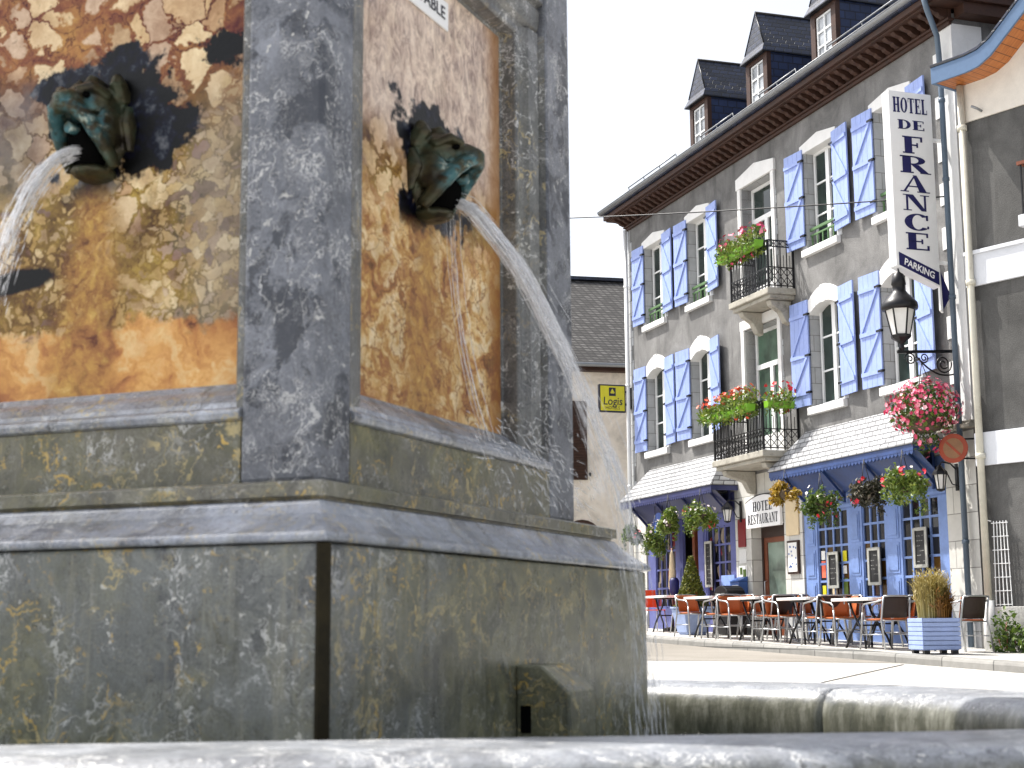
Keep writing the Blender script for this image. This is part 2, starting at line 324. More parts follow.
def bookglass():
    g = G('lounge panes'); p = g.obj(); s = g.sep(p)
    v = g.voro(g.comb(g.math('MULTIPLY', s['X'], 9), g.math('MULTIPLY', s['Z'], 5), 0), 1.0, 'F1', 'Color')
    col = g.ramp(g.sep(v)['X'], [(0, (.01, .01, .012)), (.5, (.015, .012, .02)), (.62, (.14, .02, .03)), (.74, (.02, .018, .03)), (.85, (.22, .18, .14)), (1, (.25, .07, .03))], 'CONSTANT')
    return g.done(col, .1, None, 0, .35)
M['bookglass'] = bookglass()
M['signwhite'] = worn('white sign enamel', (.80, .80, .80), .35, .04, 3)
M['navy'] = worn('navy sign paint', (.012, .012, .085), .45, .1)
M['ink'] = worn('dark lettering', (.02, .02, .03), .5, .1)
M['yellow'] = worn('yellow sign panel', (.62, .55, .02), .4, .08)
M['redbrown'] = worn('faded red sign paint', (.30, .05, .02), .55, .18, 8)
M['tan_sign'] = worn('faded tan sign paint', (.24, .12, .055), .55, .18, 8)
M['beige'] = worn('beige panel', (.62, .50, .32), .6, .08)
M['red'] = worn('dark red enamel', (.20, .01, .015), .4, .1)
M['paper'] = worn('printed paper', (.7, .7, .68), .7, .08, 25)
M['board'] = worn('black chalkboard', (.012, .012, .013), .6, .3, 20)
M['boardframe'] = worn('grey chalkboard frame', (.34, .34, .31), .6, .1)
M['chalk'] = worn('chalk marks', (.22, .22, .21), .9)
M['mailblue'] = worn('letterbox blue', (.045, .11, .33), .4, .1)
M['lampglass'] = worn('frosted lamp glass', (.72, .71, .68), .3, .05)
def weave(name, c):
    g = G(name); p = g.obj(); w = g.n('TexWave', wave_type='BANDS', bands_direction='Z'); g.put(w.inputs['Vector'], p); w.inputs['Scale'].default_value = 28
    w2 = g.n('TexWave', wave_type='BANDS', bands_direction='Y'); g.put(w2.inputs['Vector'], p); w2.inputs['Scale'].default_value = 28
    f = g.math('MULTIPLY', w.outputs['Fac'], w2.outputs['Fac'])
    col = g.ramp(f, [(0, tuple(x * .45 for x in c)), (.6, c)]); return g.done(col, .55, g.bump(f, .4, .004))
M['orange'] = weave('orange woven resin', (.60, .15, .03))
M['shaded_weave'] = weave('shaded woven resin', (.035, .014, .008))  # dark copy of the orange weave, shade put into the colour
M['redplastic'] = worn('orange red plastic', (.75, .075, .012), .35, .06)
M['tabletop'] = worn('white tabletop', (.80, .79, .76), .35, .04)
M['planter_blue'] = worn('blue planter boards', (.28, .36, .60), .5, .14, 4)
M['planter_pale'] = worn('pale blue pot', (.26, .33, .52), .5, .2, 4)
M['lime'] = worn('lime green plastic', (.17, .38, .02), .4, .08)
M['coir'] = worn('coir basket liner', (.10, .075, .05), .9, .3, 20)
M['greycone'] = worn('grey wicker pot', (.22, .23, .22), .85, .3, 25)
M['leaf'] = leafmat('leaf green', [(0, (.02, .05, .008)), (.5, (.06, .12, .015)), (1, (.16, .24, .03))])
M['leaf_lime'] = leafmat('lime leaf', [(0, (.05, .10, .01)), (.5, (.14, .22, .03)), (1, (.30, .36, .06))])
M['leaf_dark'] = leafmat('dark bronze leaf', [(0, (.012, .010, .012)), (.6, (.03, .022, .022)), (.85, (.08, .06, .05)), (1, (.35, .3, .25))])
M['leaf_gold'] = leafmat('golden leaf', [(0, (.16, .09, .01)), (.5, (.42, .24, .02)), (1, (.62, .42, .05))])
M['grass'] = leafmat('dry ornamental grass', [(0, (.16, .11, .02)), (.5, (.40, .30, .08)), (1, (.66, .55, .26))])
M['grass_red'] = leafmat('russet grass', [(0, (.14, .05, .01)), (1, (.35, .15, .03))])
M['conifer'] = leafmat('conifer green', [(0, (.03, .045, .006)), (.5, (.11, .13, .014)), (1, (.28, .27, .03))])
def flowermat(name, stops):
    g = G(name); return g.done(g.ramp(g.island(), stops), .5, None, 0, .3)
M['pink'] = flowermat('pink blossom', [(0, (.42, .02, .07)), (.4, (.62, .07, .16)), (.8, (.74, .20, .28)), (1, (.85, .45, .48))])
M['redflower'] = flowermat('red blossom', [(0, (.5, .012, .02)), (.5, (.72, .03, .05)), (.8, (.8, .12, .16)), (1, (.85, .35, .38))])
M['coral'] = flowermat('coral blossom', [(0, (.68, .05, .02)), (.5, (.75, .12, .06)), (1, (.8, .3, .2))])
M['whiteflower'] = flowermat('white blossom', [(0, (.8, .8, .74)), (1, (.8, .62, .64))])
def watermat(name, dens):
    g = G(name); p = g.obj()
    n = g.noise(p, 30, 5, .7); n2 = g.noise(p, 9, 3)
    b = g.n('BsdfPrincipled'); b.inputs['Base Color'].default_value = (.95, .96, .98, 1); b.inputs['Roughness'].default_value = .12
    b.inputs['Specular IOR Level'].default_value = .8
    tr = g.n('BsdfTransparent'); mx = g.n('MixShader')
    g.put(mx.inputs[0], g.math('MULTIPLY', g.math('MULTIPLY_ADD', g.step(g.math('ADD', g.math('MULTIPLY', n, .6), g.math('MULTIPLY', n2, .4)), .36, .6), .65, .35), dens))
    g.t.links.new(tr.outputs[0], mx.inputs[1]); g.t.links.new(b.outputs[0], mx.inputs[2])
    o = g.n('OutputMaterial'); g.t.links.new(mx.outputs[0], o.inputs[0]); return g.m
M['jet'] = watermat('falling water', .95); M['spray'] = watermat('fine spray', .42)
def poolwater():
    g = G('basin water'); p = g.obj(); n = g.noise(p, 9, 4, .6, .5)
    return g.done((.03, .04, .03), .08, g.bump(n, .35, .05), 0, .6)
M['pool'] = poolwater()
def groundmat():
    g = G('sunlit square paving'); p = g.obj(); n = g.noise(p, .35, 7, .65); f = g.noise(p, 40, 4, .7)
    col = g.ramp(n, [(.3, (.34, .325, .30)), (.5, (.43, .415, .39)), (.7, (.52, .505, .475))])
    col = g.mix(.35, col, g.ramp(f, [(.3, (.25,) * 3), (.7, (.75,) * 3)]), 'OVERLAY')
    st = g.step(g.noise(g.map(p, (.5, .9, 1), rot=(0, 0, .4)), .9, 6, .75), .62, .74); col = g.mix(g.math('MULTIPLY', st, .7), col, (.15, .12, .10))
    return g.done(col, .9, g.bump(f, .4, .01), 0, .2)
M['ground'] = groundmat()
def roadmat():
    g = G('beige asphalt'); p = g.obj(); n = g.noise(p, .6, 6, .65); f = g.noise(p, 60, 3, .7)
    col = g.ramp(n, [(.3, (.20, .185, .16)), (.7, (.28, .26, .23))]); col = g.mix(.4, col, g.ramp(f, [(.3, (.25,) * 3), (.7, (.75,) * 3)]), 'OVERLAY')
    return g.done(col, .9, g.bump(f, .4, .008), 0, .2)
M['road'] = roadmat()
M['pavement'] = worn('pale pavement', (.45, .44, .41), .85, .14, 1.2, .3)
M['kerb'] = brickmat('kerb stone', (.23, .225, .21), (.08, .08, .075), 1.1, .6, .012, .12, .8)
M['joint'] = worn('dark joint', (.06, .058, .052), .9, .2)

# ------------------------------------------------------------------ mesh builder
class MB:
    def __init__(s, m=None): s.v = []; s.f = []; s.sm = []; s.M = m or Matrix.Identity(4)
    def add(s, vs, fs, smooth=False, m=None):
        T = s.M @ m if m is not None else s.M
        b = len(s.v); s.v += [T @ Vector(q) for q in vs]; s.f += [tuple(b + i for i in q) for q in fs]; s.sm += [smooth] * len(fs); return s
    def box(s, a, b, m=None):
        x0, y0, z0 = [min(p, q) for p, q in zip(a, b)]; x1, y1, z1 = [max(p, q) for p, q in zip(a, b)]
        return s.add([(x0, y0, z0), (x1, y0, z0), (x1, y1, z0), (x0, y1, z0), (x0, y0, z1), (x1, y0, z1), (x1, y1, z1), (x0, y1, z1)],
                     [(3, 2, 1, 0), (4, 5, 6, 7), (0, 1, 5, 4), (1, 2, 6, 5), (2, 3, 7, 6), (3, 0, 4, 7)], False, m)
    def bar(s, p, q, a, b=None, up=(0, 0, 1)):       # rectangular bar from p to q
        p = Vector(p); q = Vector(q); b = b or a; d = (q - p); ln = d.length
        if ln < 1e-6: return s
        d.normalize(); up = Vector(up)
        if abs(d.dot(up)) > .98: up = Vector((1, 0, 0))
        x = d.cross(up).normalized(); y = x.cross(d)
        vs = []
        for c in (p, q):
            for sx, sy in ((-1, -1), (1, -1), (1, 1), (-1, 1)): vs.append(c + x * sx * a / 2 + y * sy * b / 2)
        return s.add(vs, [(0, 1, 2, 3), (7, 6, 5, 4), (0, 4, 5, 1), (1, 5, 6, 2), (2, 6, 7, 3), (3, 7, 4, 0)])
    def tube(s, pts, r, n=8, caps=True, closed=False):
        pts = [Vector(p) for p in pts]; k = len(pts); rr = r if isinstance(r, (list, tuple)) else [r] * k
        vs = []; up = Vector((0, 0, 1)); prev = None
        for i, p in enumerate(pts):
            if closed: d = pts[(i + 1) % k] - pts[i - 1]
            else: d = pts[min(i + 1, k - 1)] - pts[max(i - 1, 0)]
            if d.length < 1e-9: d = Vector((0, 0, 1))
            d.normalize()
            if prev is None:
                x = d.cross(up if abs(d.z) < .95 else Vector((1, 0, 0))).normalized()
            else:
                x = prev - d * prev.dot(d)
                x = x.normalized() if x.length > 1e-6 else d.cross(Vector((1, .3, 0))).normalized()
            prev = x; y = d.cross(x)
            for j in range(n):
                a = 2 * PI * j / n; vs.append(p + (x * math.cos(a) + y * math.sin(a)) * rr[i])
        fs = []
        for i in range(k if closed else k - 1):
            for j in range(n):
                a, b = i * n + j, i * n + (j + 1) % n; c, d = ((i + 1) % k) * n + (j + 1) % n, ((i + 1) % k) * n + j
                fs.append((a, b, c, d))
        s.add(vs, fs, True)
        if caps and not closed: s.add(vs[:n], [tuple(reversed(range(n)))]); s.add(vs[-n:], [tuple(range(n))])
        return s
    def lathe(s, prof, n=16, c=(0, 0, 0), smooth=True):   # (radius, z)
        vs = []; c = Vector(c)
        for r, z in prof:
            for j in range(n): vs.append(c + Vector((r * math.cos(2 * PI * j / n), r * math.sin(2 * PI * j / n), z)))
        fs = []
        for i in range(len(prof) - 1):
            for j in range(n): fs.append((i * n + j, i * n + (j + 1) % n, (i + 1) * n + (j + 1) % n, (i + 1) * n + j))
        fs.append(tuple(reversed(range(n)))); fs.append(tuple(range((len(prof) - 1) * n, len(prof) * n)))
        return s.add(vs, fs, smooth)
    def prism(s, poly, y0, y1, plane='XZ', m=None):       # polygon given in a plane, thick along the third axis
        f = {'XZ': lambda a, b, c: (a, c, b), 'XY': lambda a, b, c: (a, b, c), 'YZ': lambda a, b, c: (c, a, b)}[plane]
        n = len(poly); vs = [f(a, b, y0) for a, b in poly] + [f(a, b, y1) for a, b in poly]
        fs = [tuple(range(n)), tuple(reversed(range(n, 2 * n)))] + [(i, i + n, (i + 1) % n + n, (i + 1) % n) for i in range(n)]
        return s.add(vs, fs, False, m)
    def quad(s, *p): return s.add(p, [tuple(range(len(p)))])
    def ell(s, c, r, seg=14, rings=9, m=None):
        vs = []; c = Vector(c)
        for i in range(rings + 1):
            t = PI * i / rings
            for j in range(seg):
                a = 2 * PI * j / seg; vs.append(c + Vector((r[0] * math.sin(t) * math.cos(a), r[1] * math.sin(t) * math.sin(a), r[2] * math.cos(t))))
        fs = [(i * seg + j, (i + 1) * seg + j, (i + 1) * seg + (j + 1) % seg, i * seg + (j + 1) % seg) for i in range(rings) for j in range(seg)]
        return s.add(vs, fs, True, m)
    def build(s, name, mat, parent=None, bevel=0, seg=2, fix=True):
        me = bpy.data.meshes.new(name); me.from_pydata([tuple(v) for v in s.v], [], s.f)
        me.polygons.foreach_set('use_smooth', s.sm)
        bm = bmesh.new(); bm.from_mesh(me)
        bmesh.ops.remove_doubles(bm, verts=bm.verts, dist=1e-6)
        if fix: bmesh.ops.recalc_face_normals(bm, faces=bm.faces)
        bm.to_mesh(me); bm.free()
        me.materials.append(mat if not isinstance(mat, str) else M[mat])
        o = bpy.data.objects.new(name, me); COL.objects.link(o)
        if parent is not None: o.parent = parent
        if bevel:
            b = o.modifiers.new('bevel', 'BEVEL'); b.width = bevel; b.segments = seg; b.limit_method = 'ANGLE'; b.angle_limit = rad(40)
        return o

def tag(o, label, cat, group=None):
    o['label'] = label; o['category'] = cat
    if group: o['group'] = group
    return o
def struct(o, kind='structure'): o['kind'] = kind; return o
def thing(name, label, cat, loc=(0, 0, 0), rz=0, group=None):
    o = bpy.data.objects.new(name, None); COL.objects.link(o); o.empty_display_size = .1
    o.location = loc; o.rotation_euler = (0, 0, rz); return tag(o, label, cat, group)
def kids(o): return [c for c in COL.objects if c.parent == o]
def dup(o, loc, rz, label=None):
    def cp(q, par):
        c = q.copy(); COL.objects.link(c)
        if par is not None: c.parent = par
        for ch in list(q.children): cp(ch, c)
        return c
    c = cp(o, None); c.location = loc; c.rotation_euler = (0, 0, rz)
    if label: c['label'] = label
    return c

# ------------------------------------------------------------------ lettering
def arc(cx, cy, rx, ry, tx, ty, a0, a1, n=14):           # band between two ellipses
    out = []
    for i in range(n):
        p, q = rad(a0 + (a1 - a0) * i / n), rad(a0 + (a1 - a0) * (i + 1) / n)
        out.append([(cx + rx * math.cos(p), cy + ry * math.sin(p)), (cx + rx * math.cos(q), cy + ry * math.sin(q)),
                    (cx + (rx - tx) * math.cos(q), cy + (ry - ty) * math.sin(q)), (cx + (rx - tx) * math.cos(p), cy + (ry - ty) * math.sin(p))])
    return out
def R4(x0, y0, x1, y1): return [(x0, y0), (x1, y0), (x1, y1), (x0, y1)]
def serif(ch):
    T, t, sf = .25, .08, .07                          # thick stem, hairline, serif reach
    def stem(x, w=T): return [R4(x, 0, x + w, 1), R4(x - sf, 0, x + w + sf, t), R4(x - sf, 1 - t, x + w + sf, 1)]
    if ch == 'H': return .86, stem(sf) + stem(.86 - sf - T) + [R4(sf, .46, .86 - sf, .54)]
    if ch == 'O': return .86, arc(.43, .5, .43, .5, .245, .075, 0, 360, 28)
    if ch == 'T': return .78, stem(.39 - T / 2) + [R4(0, 1 - t, .78, 1), R4(0, .72, .05, 1), R4(.73, .72, .78, 1)]
    if ch == 'E': return .74, stem(sf) + [R4(sf, 0, .70, t), R4(sf, 1 - t, .68, 1), R4(sf, .46, .5, .54), R4(.65, 0, .72, .28), R4(.63, .74, .69, 1), R4(.47, .36, .53, .64)]
    if ch == 'F': return .70, stem(sf) + [R4(sf, 1 - t, .66, 1), R4(sf, .46, .5, .54), R4(.6, .7, .67, 1), R4(.46, .36, .52, .64)]
    if ch == 'L': return .70, stem(sf) + [R4(sf, 0, .68, t), R4(.62, 0, .69, .3)]
    if ch == 'D': return .82, stem(sf) + arc(.32, .5, .48, .5, .22, .075, -90, 90) + [R4(sf, 0, .33, t), R4(sf, 1 - t, .33, 1)]
    if ch == 'R': return .84, stem(sf) + arc(.36, .745, .38, .255, .2, .07, -90, 90) + [R4(sf, 1 - t, .37, 1), R4(sf, .49, .37, .56), [(.32, .5), (.54, .5), (.86, 0), (.62, 0)], R4(.58, 0, .9, .06)]
    if ch == 'A': return .88, [[(.05, 0), (.13, 0), (.46, .97), (.42, 1)], [(.58, 0), (.82, 0), (.5, 1), (.38, 1)], R4(.22, .3, .66, .37), R4(-.03, 0, .24, .06), R4(.5, 0, .91, .06)]
    if ch == 'N': return .86, [R4(.1, 0, .17, 1), R4(.69, 0, .76, 1), [(.1, 1), (.34, 1), (.76, 0), (.6, 0)], R4(0, 0, .28, .06), R4(0, .94, .3, 1), R4(.57, .94, .87, 1)]
    if ch == 'C': return .82, arc(.43, .5, .43, .5, .245, .075, 42, 318, 24) + [R4(.69, .62, .76, .93), R4(.72, .14, .78, .3)]
    if ch == 'S': return .66, arc(.33, .735, .3, .265, .14, .08, 20, 270, 16) + arc(.33, .265, .32, .265, .16, .08, -160, 90, 16) + [R4(.57, .66, .63, .95), R4(.02, .08, .08, .36), [(.08, .66), (.3, .74), (.6, .34), (.38, .26)]]
    if ch == 'U': return .84, [R4(.09, .28, .09 + T, 1), R4(.68, .28, .75, 1), R4(0, .94, .39, 1), R4(.58, .94, .85, 1)] + arc(.42, .33, .33, .33, .17, .1, 180, 360, 14)
    return .4, []
_jit = [0]
def serif_word(mb, word, x0, y0, width, height, Mx, gap=.09):
    gl = [serif(c) for c in word]; tot = sum(w for w, _ in gl) + gap * (len(gl) - 1)
    k = width / tot; x = x0
    for w, polys in gl:
        for i, pl in enumerate(polys):
            z = .0003 * (i % 5)
            mb.add([(x + px * k, y0 + py * height, z) for px, py in pl], [tuple(range(len(pl)))], False, Mx)
        x += (w + gap) * k
def sans(mb, text, size, Mx, offset=0, shear=0, width=None, spacing=1.0):
    cu = bpy.data.curves.new('lettering', 'FONT'); cu.body = text; cu.size = size; cu.offset = offset; cu.shear = shear
    cu.align_x = 'CENTER'; cu.align_y = 'CENTER'; cu.space_character = spacing; cu.resolution_u = 3
    ob = bpy.data.objects.new('lettering', cu); COL.objects.link(ob)
    bpy.context.view_layer.update()
    me = bpy.data.meshes.new_from_object(ob.evaluated_get(bpy.context.evaluated_depsgraph_get()))
    xs = [v.co.x for v in me.vertices]; k = 1
    if width and xs: k = width / (max(xs) - min(xs))
    mb.add([(v.co.x * k, v.co.y, 0) for v in me.vertices], [tuple(p.vertices) for p in me.polygons], False, Mx)
    bpy.data.objects.remove(ob); bpy.data.curves.remove(cu); bpy.data.meshes.remove(me)
def basis(o, x, y):                                     # matrix that lays the XY plane of lettering along x, y
    x = Vector(x); y = Vector(y); z = x.cross(y)
    m = Matrix.Identity(4)
    for i in range(3): m[i][0], m[i][1], m[i][2], m[i][3] = x[i], y[i], z[i], Vector(o)[i]
    return m

# ------------------------------------------------------------------ planting
def leaves(mb, rng, c, r, n, size, flat=0, inner=.35, droop=0):
    c = Vector(c)
    for _ in range(n):
        d = Vector((rng.gauss(0, 1), rng.gauss(0, 1), rng.gauss(0, 1))).normalized()
        k = inner + (1 - inner) * rng.random() ** .5
        p = c + Vector((d.x * r[0], d.y * r[1], d.z * r[2])) * k
        p.z -= droop * rng.random() * (d.x ** 2 + d.y ** 2)
        e = Euler((rng.uniform(-1.2, 1.2), rng.uniform(-1.2, 1.2), rng.uniform(0, 2 * PI))).to_matrix()
        s = size * rng.uniform(.6, 1.3); x = e @ Vector((s, 0, 0)); y = e @ Vector((0, s * .62, 0)); z = e @ Vector((0, 0, s * .18))
        mb.add([p - x, p - y * .8 + z, p + x, p + y * .8 + z], [(0, 1, 2), (0, 2, 3)])
def blooms(mb, rng, c, r, n, size, inner=.8, zmin=-1, cone=None):
    c = Vector(c)
    for _ in range(n):
        for _t in range(20):
            d = Vector((rng.gauss(0, 1), rng.gauss(0, 1), rng.gauss(0, 1))).normalized()
            if d.z >= zmin: break
        p = c + Vector((d.x * r[0], d.y * r[1], d.z * r[2])) * rng.uniform(inner, 1.12)
        s = size * rng.uniform(.65, 1.25); e = d.to_track_quat('Z', 'Y').to_matrix() @ Euler((rng.uniform(-.5, .5), rng.uniform(-.5, .5), rng.uniform(0, 6))).to_matrix()
        vs = [p + e @ Vector((0, 0, s * .15))]
        for j in range(10):
            a = 2 * PI * j / 10; q = s * (1.0 if j % 2 == 0 else .72)
            vs.append(p + e @ Vector((q * math.cos(a), q * math.sin(a), s * (.35 if j % 2 == 0 else .28))))
        mb.add(vs, [(0, 1 + j, 1 + (j + 1) % 10) for j in range(10)])

# ================================================================== THE FOUNTAIN
F = thing('stone_fountain', 'big grey marble fountain pillar with orange breccia panels and bronze mask spouts', 'fountain', CF + Z * (FB + EYE), ROT_F)
dz = -FB
def ring_loft(mb, rings, x0, x1, y0, y1, smooth=False):
    # rings: (inset on the left face, inset on the other three, z)
    vs = []; fs = []
    for dx, dy, z in rings:
        vs += [(x0 + dx, y0 + dy, z), (x1 - dx, y0 + dy, z), (x1 - dx, y1 - dy, z), (x0 + dx, y1 - dy, z)]
    for i in range(len(rings) - 1):
        for j in range(4): fs.append((i * 4 + j, i * 4 + (j + 1) % 4, (i + 1) * 4 + (j + 1) % 4, (i + 1) * 4 + j))
    fs.append((3, 2, 1, 0)); e = (len(rings) - 1) * 4; fs.append((e, e + 1, e + 2, e + 3))
    mb.add(vs, fs, smooth)
LX, LY = 2.49, 2.62  # far end stretched out of view so the pillar shades its own cap
mb = MB()
c_ = .019                                             # chamfered corners on the base block
mb.prism([(c_, 0), (LX - c_, 0), (LX, c_), (LX, LY - c_), (LX - c_, LY), (c_, LY), (0, LY - c_), (0, c_)], -.05, .198 + dz, 'XY')
pl = mb.build('plinth', 'plinth', F, .012)
mb = MB()                                              # dark mossy strip down the chamfered corner
mb.prism([(c_ + .004, -.0035), (c_ - .004, -.0035), (-.0035, c_ - .004), (-.0035, c_ + .004), (.004, c_ + .004), (c_ + .004, .004)], -.04, .197 + dz, 'XY')
mb.build('corner_joint', 'moss', F)
mb = MB()
ring_loft(mb, [(-.012, -.012, .20 + dz), (-.014, -.014, .213 + dz), (-.006, -.006, .224 + dz), (.02, .012, .236 + dz), (.05, .032, .252 + dz), (.09, .058, .276 + dz), (.118, .078, .30 + dz), (.128, .086, .312 + dz)], 0, LX, 0, LY)
mb.build('cap_moulding', 'cap', F, .006)
mb = MB()
ring_loft(mb, [(.140, .095, .3135 + dz), (.140, .095, .318 + dz), (.122, .080, .321 + dz), (.122, .080, .356 + dz), (.135, .092, .362 + dz), (.262, .17, .376 + dz)], 0, LX, 0, LY)
mb.build('base_course', 'dado', F, .005)
px0, px1, py0, py1 = .273, LX - .305, .18, LY - .20
ox0, ox1 = .45, 1.935                                   # opening on the right face
oy0, oy1 = .42, 2.16                                    # opening on the left face
ztop = 2.20; zc = 2.53
def pier(a, b, c, d):
    m_ = MB(); m_.box((a, b, .372 + dz), (c, d, zc + dz)); return m_.build('corner_pier', 'pier', F, .014)
pier(px0, py0, ox0, oy0); pier(ox1, py0, px1, oy0); pier(px0, oy1, ox0, py1); pier(ox1, oy1, px1, py1)
# dado walls with their sloping sill mouldings, right face (along x) and left face (along y)
sill = [(0, .5455), (-.012, .55), (-.016, .565), (-.008, .578), (.012, .584), (.022, .60), (.05, .625), (.085, .645), (.10, .66), (.115, .664), (.122, .685), (.20, .69), (.20, .5455)]
mb = MB(); mb.box((ox0 + .001, py0 + .004, .374 + dz), (ox1 - .001, py0 + .2, .545 + dz)); mb.build('dado', 'dado', F, .003)
mb = MB(); mb.prism([(py0 + .004 + a, z + dz) for a, z in sill], ox0 + .001, ox1 - .001, 'YZ'); mb.build('sill_moulding', 'cap', F, .003)
mb = MB(); mb.box((px0 + .004, oy0 + .001, .374 + dz), (px0 + .2, oy1 - .001, .545 + dz)); mb.build('dado', 'dado', F, .003)
mb = MB(); mb.prism([(px0 + .004 + a, z + dz) for a, z in sill], oy0 + .001, oy1 - .001, 'XZ'); mb.build('sill_moulding', 'cap', F, .003)
# jamb and head mouldings
prof = [(0, .004), (.010, .034), (.03, .022), (.075, .026), (.10, .032), (.115, .05), (.128, .055), (.150, .055), (.157, .062), (.16, .118), (.185, .122)]
mb = MB()
mb.prism([(ox1 - a, py0 + b) for a, b in prof] + [(ox1 - .185, .36), (ox1, .36)], .58 + dz, ztop - .001 + dz, 'XY')
mb.build('panel_frame', 'frame_m', F, .004); mb = MB()
mb.prism([(ox0 + a, py0 + b) for a, b in prof] + [(ox0 + .185, .36), (ox0, .36)], .58 + dz, ztop - .001 + dz, 'XY')
mb.build('panel_frame', 'frame_m', F, .004)
mb = MB()
mb.prism([(py0 + b, ztop + .12 - a + dz) for a, b in prof] + [(.36, ztop + .12 - .185 + dz), (.36, ztop + .12 + dz)], ox0 + .001, ox1 - .001, 'YZ')
mb.build('head_moulding', 'frame_m', F, .004)
for yy in (oy0, oy1):
    mb = MB(); sg = 1 if yy == oy0 else -1
    mb.prism([(px0 + .012, yy), (px0 + .012, yy + sg * .02), (px0 + .03, yy + sg * .035), (px0 + .06, yy + sg * .04), (px0 + .125, yy + sg * .05), (px0 + .2, yy + sg * .05), (px0 + .2, yy)], .58 + dz, ztop + .1 + dz, 'XY')
    mb.build('panel_frame', 'frame_m', F, .003)
mb = MB(); mb.box((px0 + .01, oy0 + .001, ztop + .1 + dz), (px0 + .25, oy1 - .001, zc + dz)); mb.build('head_moulding', 'frame_m', F, .01)
mb = MB(); mb.box((ox0 + .001, py0 + .006, ztop + .121 + dz), (ox1 - .001, .36, zc + dz)); mb.build('frieze', 'pier', F, .01)
mb = MB(); mb.box((.62, .30, .58 + dz), (1.77, .345, ztop + .1 + dz)); mb.build('breccia_panel', 'brecciaR', F)
mb = MB(); mb.box((.393, oy0 + .03, .58 + dz), (.44, oy1 - .03, ztop + .2 + dz)); mb.build('breccia_panel', 'brecciaL', F)
mb = MB(); mb.box((.46, .37, .37 + dz), (ox1, oy1, zc + dz)); mb.build('core', 'pier', F)
mb = MB(); ring_loft(mb, [(.2, .11, zc + .001 + dz), (.2, .11, zc + .05 + dz), (.17, .08, zc + .08 + dz), (.16, .07, zc + .12 + dz), (.16, .07, zc + .15 + dz), (.4, .3, zc + .19 + dz), (.7, .6, zc + .24 + dz)], 0, LX, 0, LY)
mb.build('cornice', 'cap', F, .01)
# overflow block on the plinth, with its notch
mb = MB()
mb.prism([(-.001, -.6 + dz), (-.001, -.120 + dz), (-.085, -.120 + dz), (-.175, -.20 + dz), (-.175, -.6 + dz)], 1.16, 1.39, 'YZ')
mb.build('overflow_block', 'plinth', F, .008)
mb = MB(); mb.box((1.155, -.05, -.32 + dz), (1.1595, -.018, -.24 + dz)); mb.build('overflow_hole', 'void', F)
# enamel plaque
pq = MB(); pq.box((.86, .292, 2.0 + dz), (1.31, .2995, 2.10 + dz)); pqo = pq.build('plaque', 'signwhite', F, .002)
lt = MB(); sans(lt, 'POTABLE', .062, basis((1.13, .2905, 2.05 + dz), (1, 0, 0), (0, 0, 1)), .001, 0, .30)
lt.build('lettering', 'ink', pqo, fix=False)

# bronze mask spouts -------------------------------------------------
def spout_head(loc, rz):
    e = MB()                                           # local: +x out of the slab, z up
    e.ell((0, 0, .0), (.05, .135, .165))                # back plate
    e.ell((.045, 0, .07), (.085, .105, .085))           # skull
    e.ell((.105, 0, .06), (.07, .062, .042), 12, 8)      # bridge of the muzzle
    e.ell((.155, 0, .052), (.03, .045, .028), 10, 7)     # nose
    e.tube([(.03, -.10, -.15), (.075, -.092, -.08), (.115, -.075, -.015), (.148, -.04, .025), (.158, 0, .034), (.148, .04, .025), (.115, .075, -.015), (.075, .092, -.08), (.03, .10, -.15)], [.022, .028, .03, .028, .028, .028, .03, .028, .022], 10)   # arched upper lip
    e.ell((.03, 0, -.165), (.065, .085, .03), 14, 8)       # lower jaw
    for sy in (-1, 1):
        e.tube([(.0, .09 * sy, .10), (.03, .10 * sy, .15), (.02, .085 * sy, .19)], [.04, .03, .014], 8)      # ears
        e.tube([(.06, .10 * sy, .085), (.105, .075 * sy, .112), (.13, .035 * sy, .092)], [.018, .022, .016], 8)   # brows
        e.ell((.05, .098 * sy, -.01), (.055, .03, .07), 10, 7)     # cheeks
        e.tube([(.0, .12 * sy, .07), (.02, .142 * sy, .0), (.0, .135 * sy, -.09)], [.02, .026, .016], 8)     # mane locks
    e.tube([(.0, 0, .15), (.05, 0, .16), (.07, 0, .13)], [.03, .03, .02], 8)    # crest
    o = e.build('spout_mask', 'bronze', F)
    o.location = loc; o.rotation_euler = (0, 0, rz); o.scale = (1.2, .76, .84)
    m_ = o.modifiers.new('remesh', 'REMESH'); m_.mode = 'VOXEL'; m_.voxel_size = .005; m_.use_smooth_shade = True
    s_ = o.modifiers.new('smooth', 'SMOOTH'); s_.iterations = 5
    d = bpy.data.textures.new('pitting', 'CLOUDS'); d.noise_scale = .03
    q = o.modifiers.new('pit', 'DISPLACE'); q.texture = d; q.strength = .006; q.mid_level = .5
    k = MB(); k.ell((.055, 0, -.075), (.06, .07, .09), 14, 9); k.build('mouth_hollow', 'void', o)
    k = MB(); k.tube([(.08, 0, -.035), (.135, 0, -.038)], .02, 12); k.build('spout_pipe', 'bronze', o)
    for sy in (-1, 1):
        k = MB(); k.ell((.118, .058 * sy, .078), (.012, .014, .011), 8, 6); k.build('eye', 'void', o)
    return o
spout_head((1.135, .305, 2.345), -PI / 2)
spout_head((.398, 1.0, 2.36), PI)

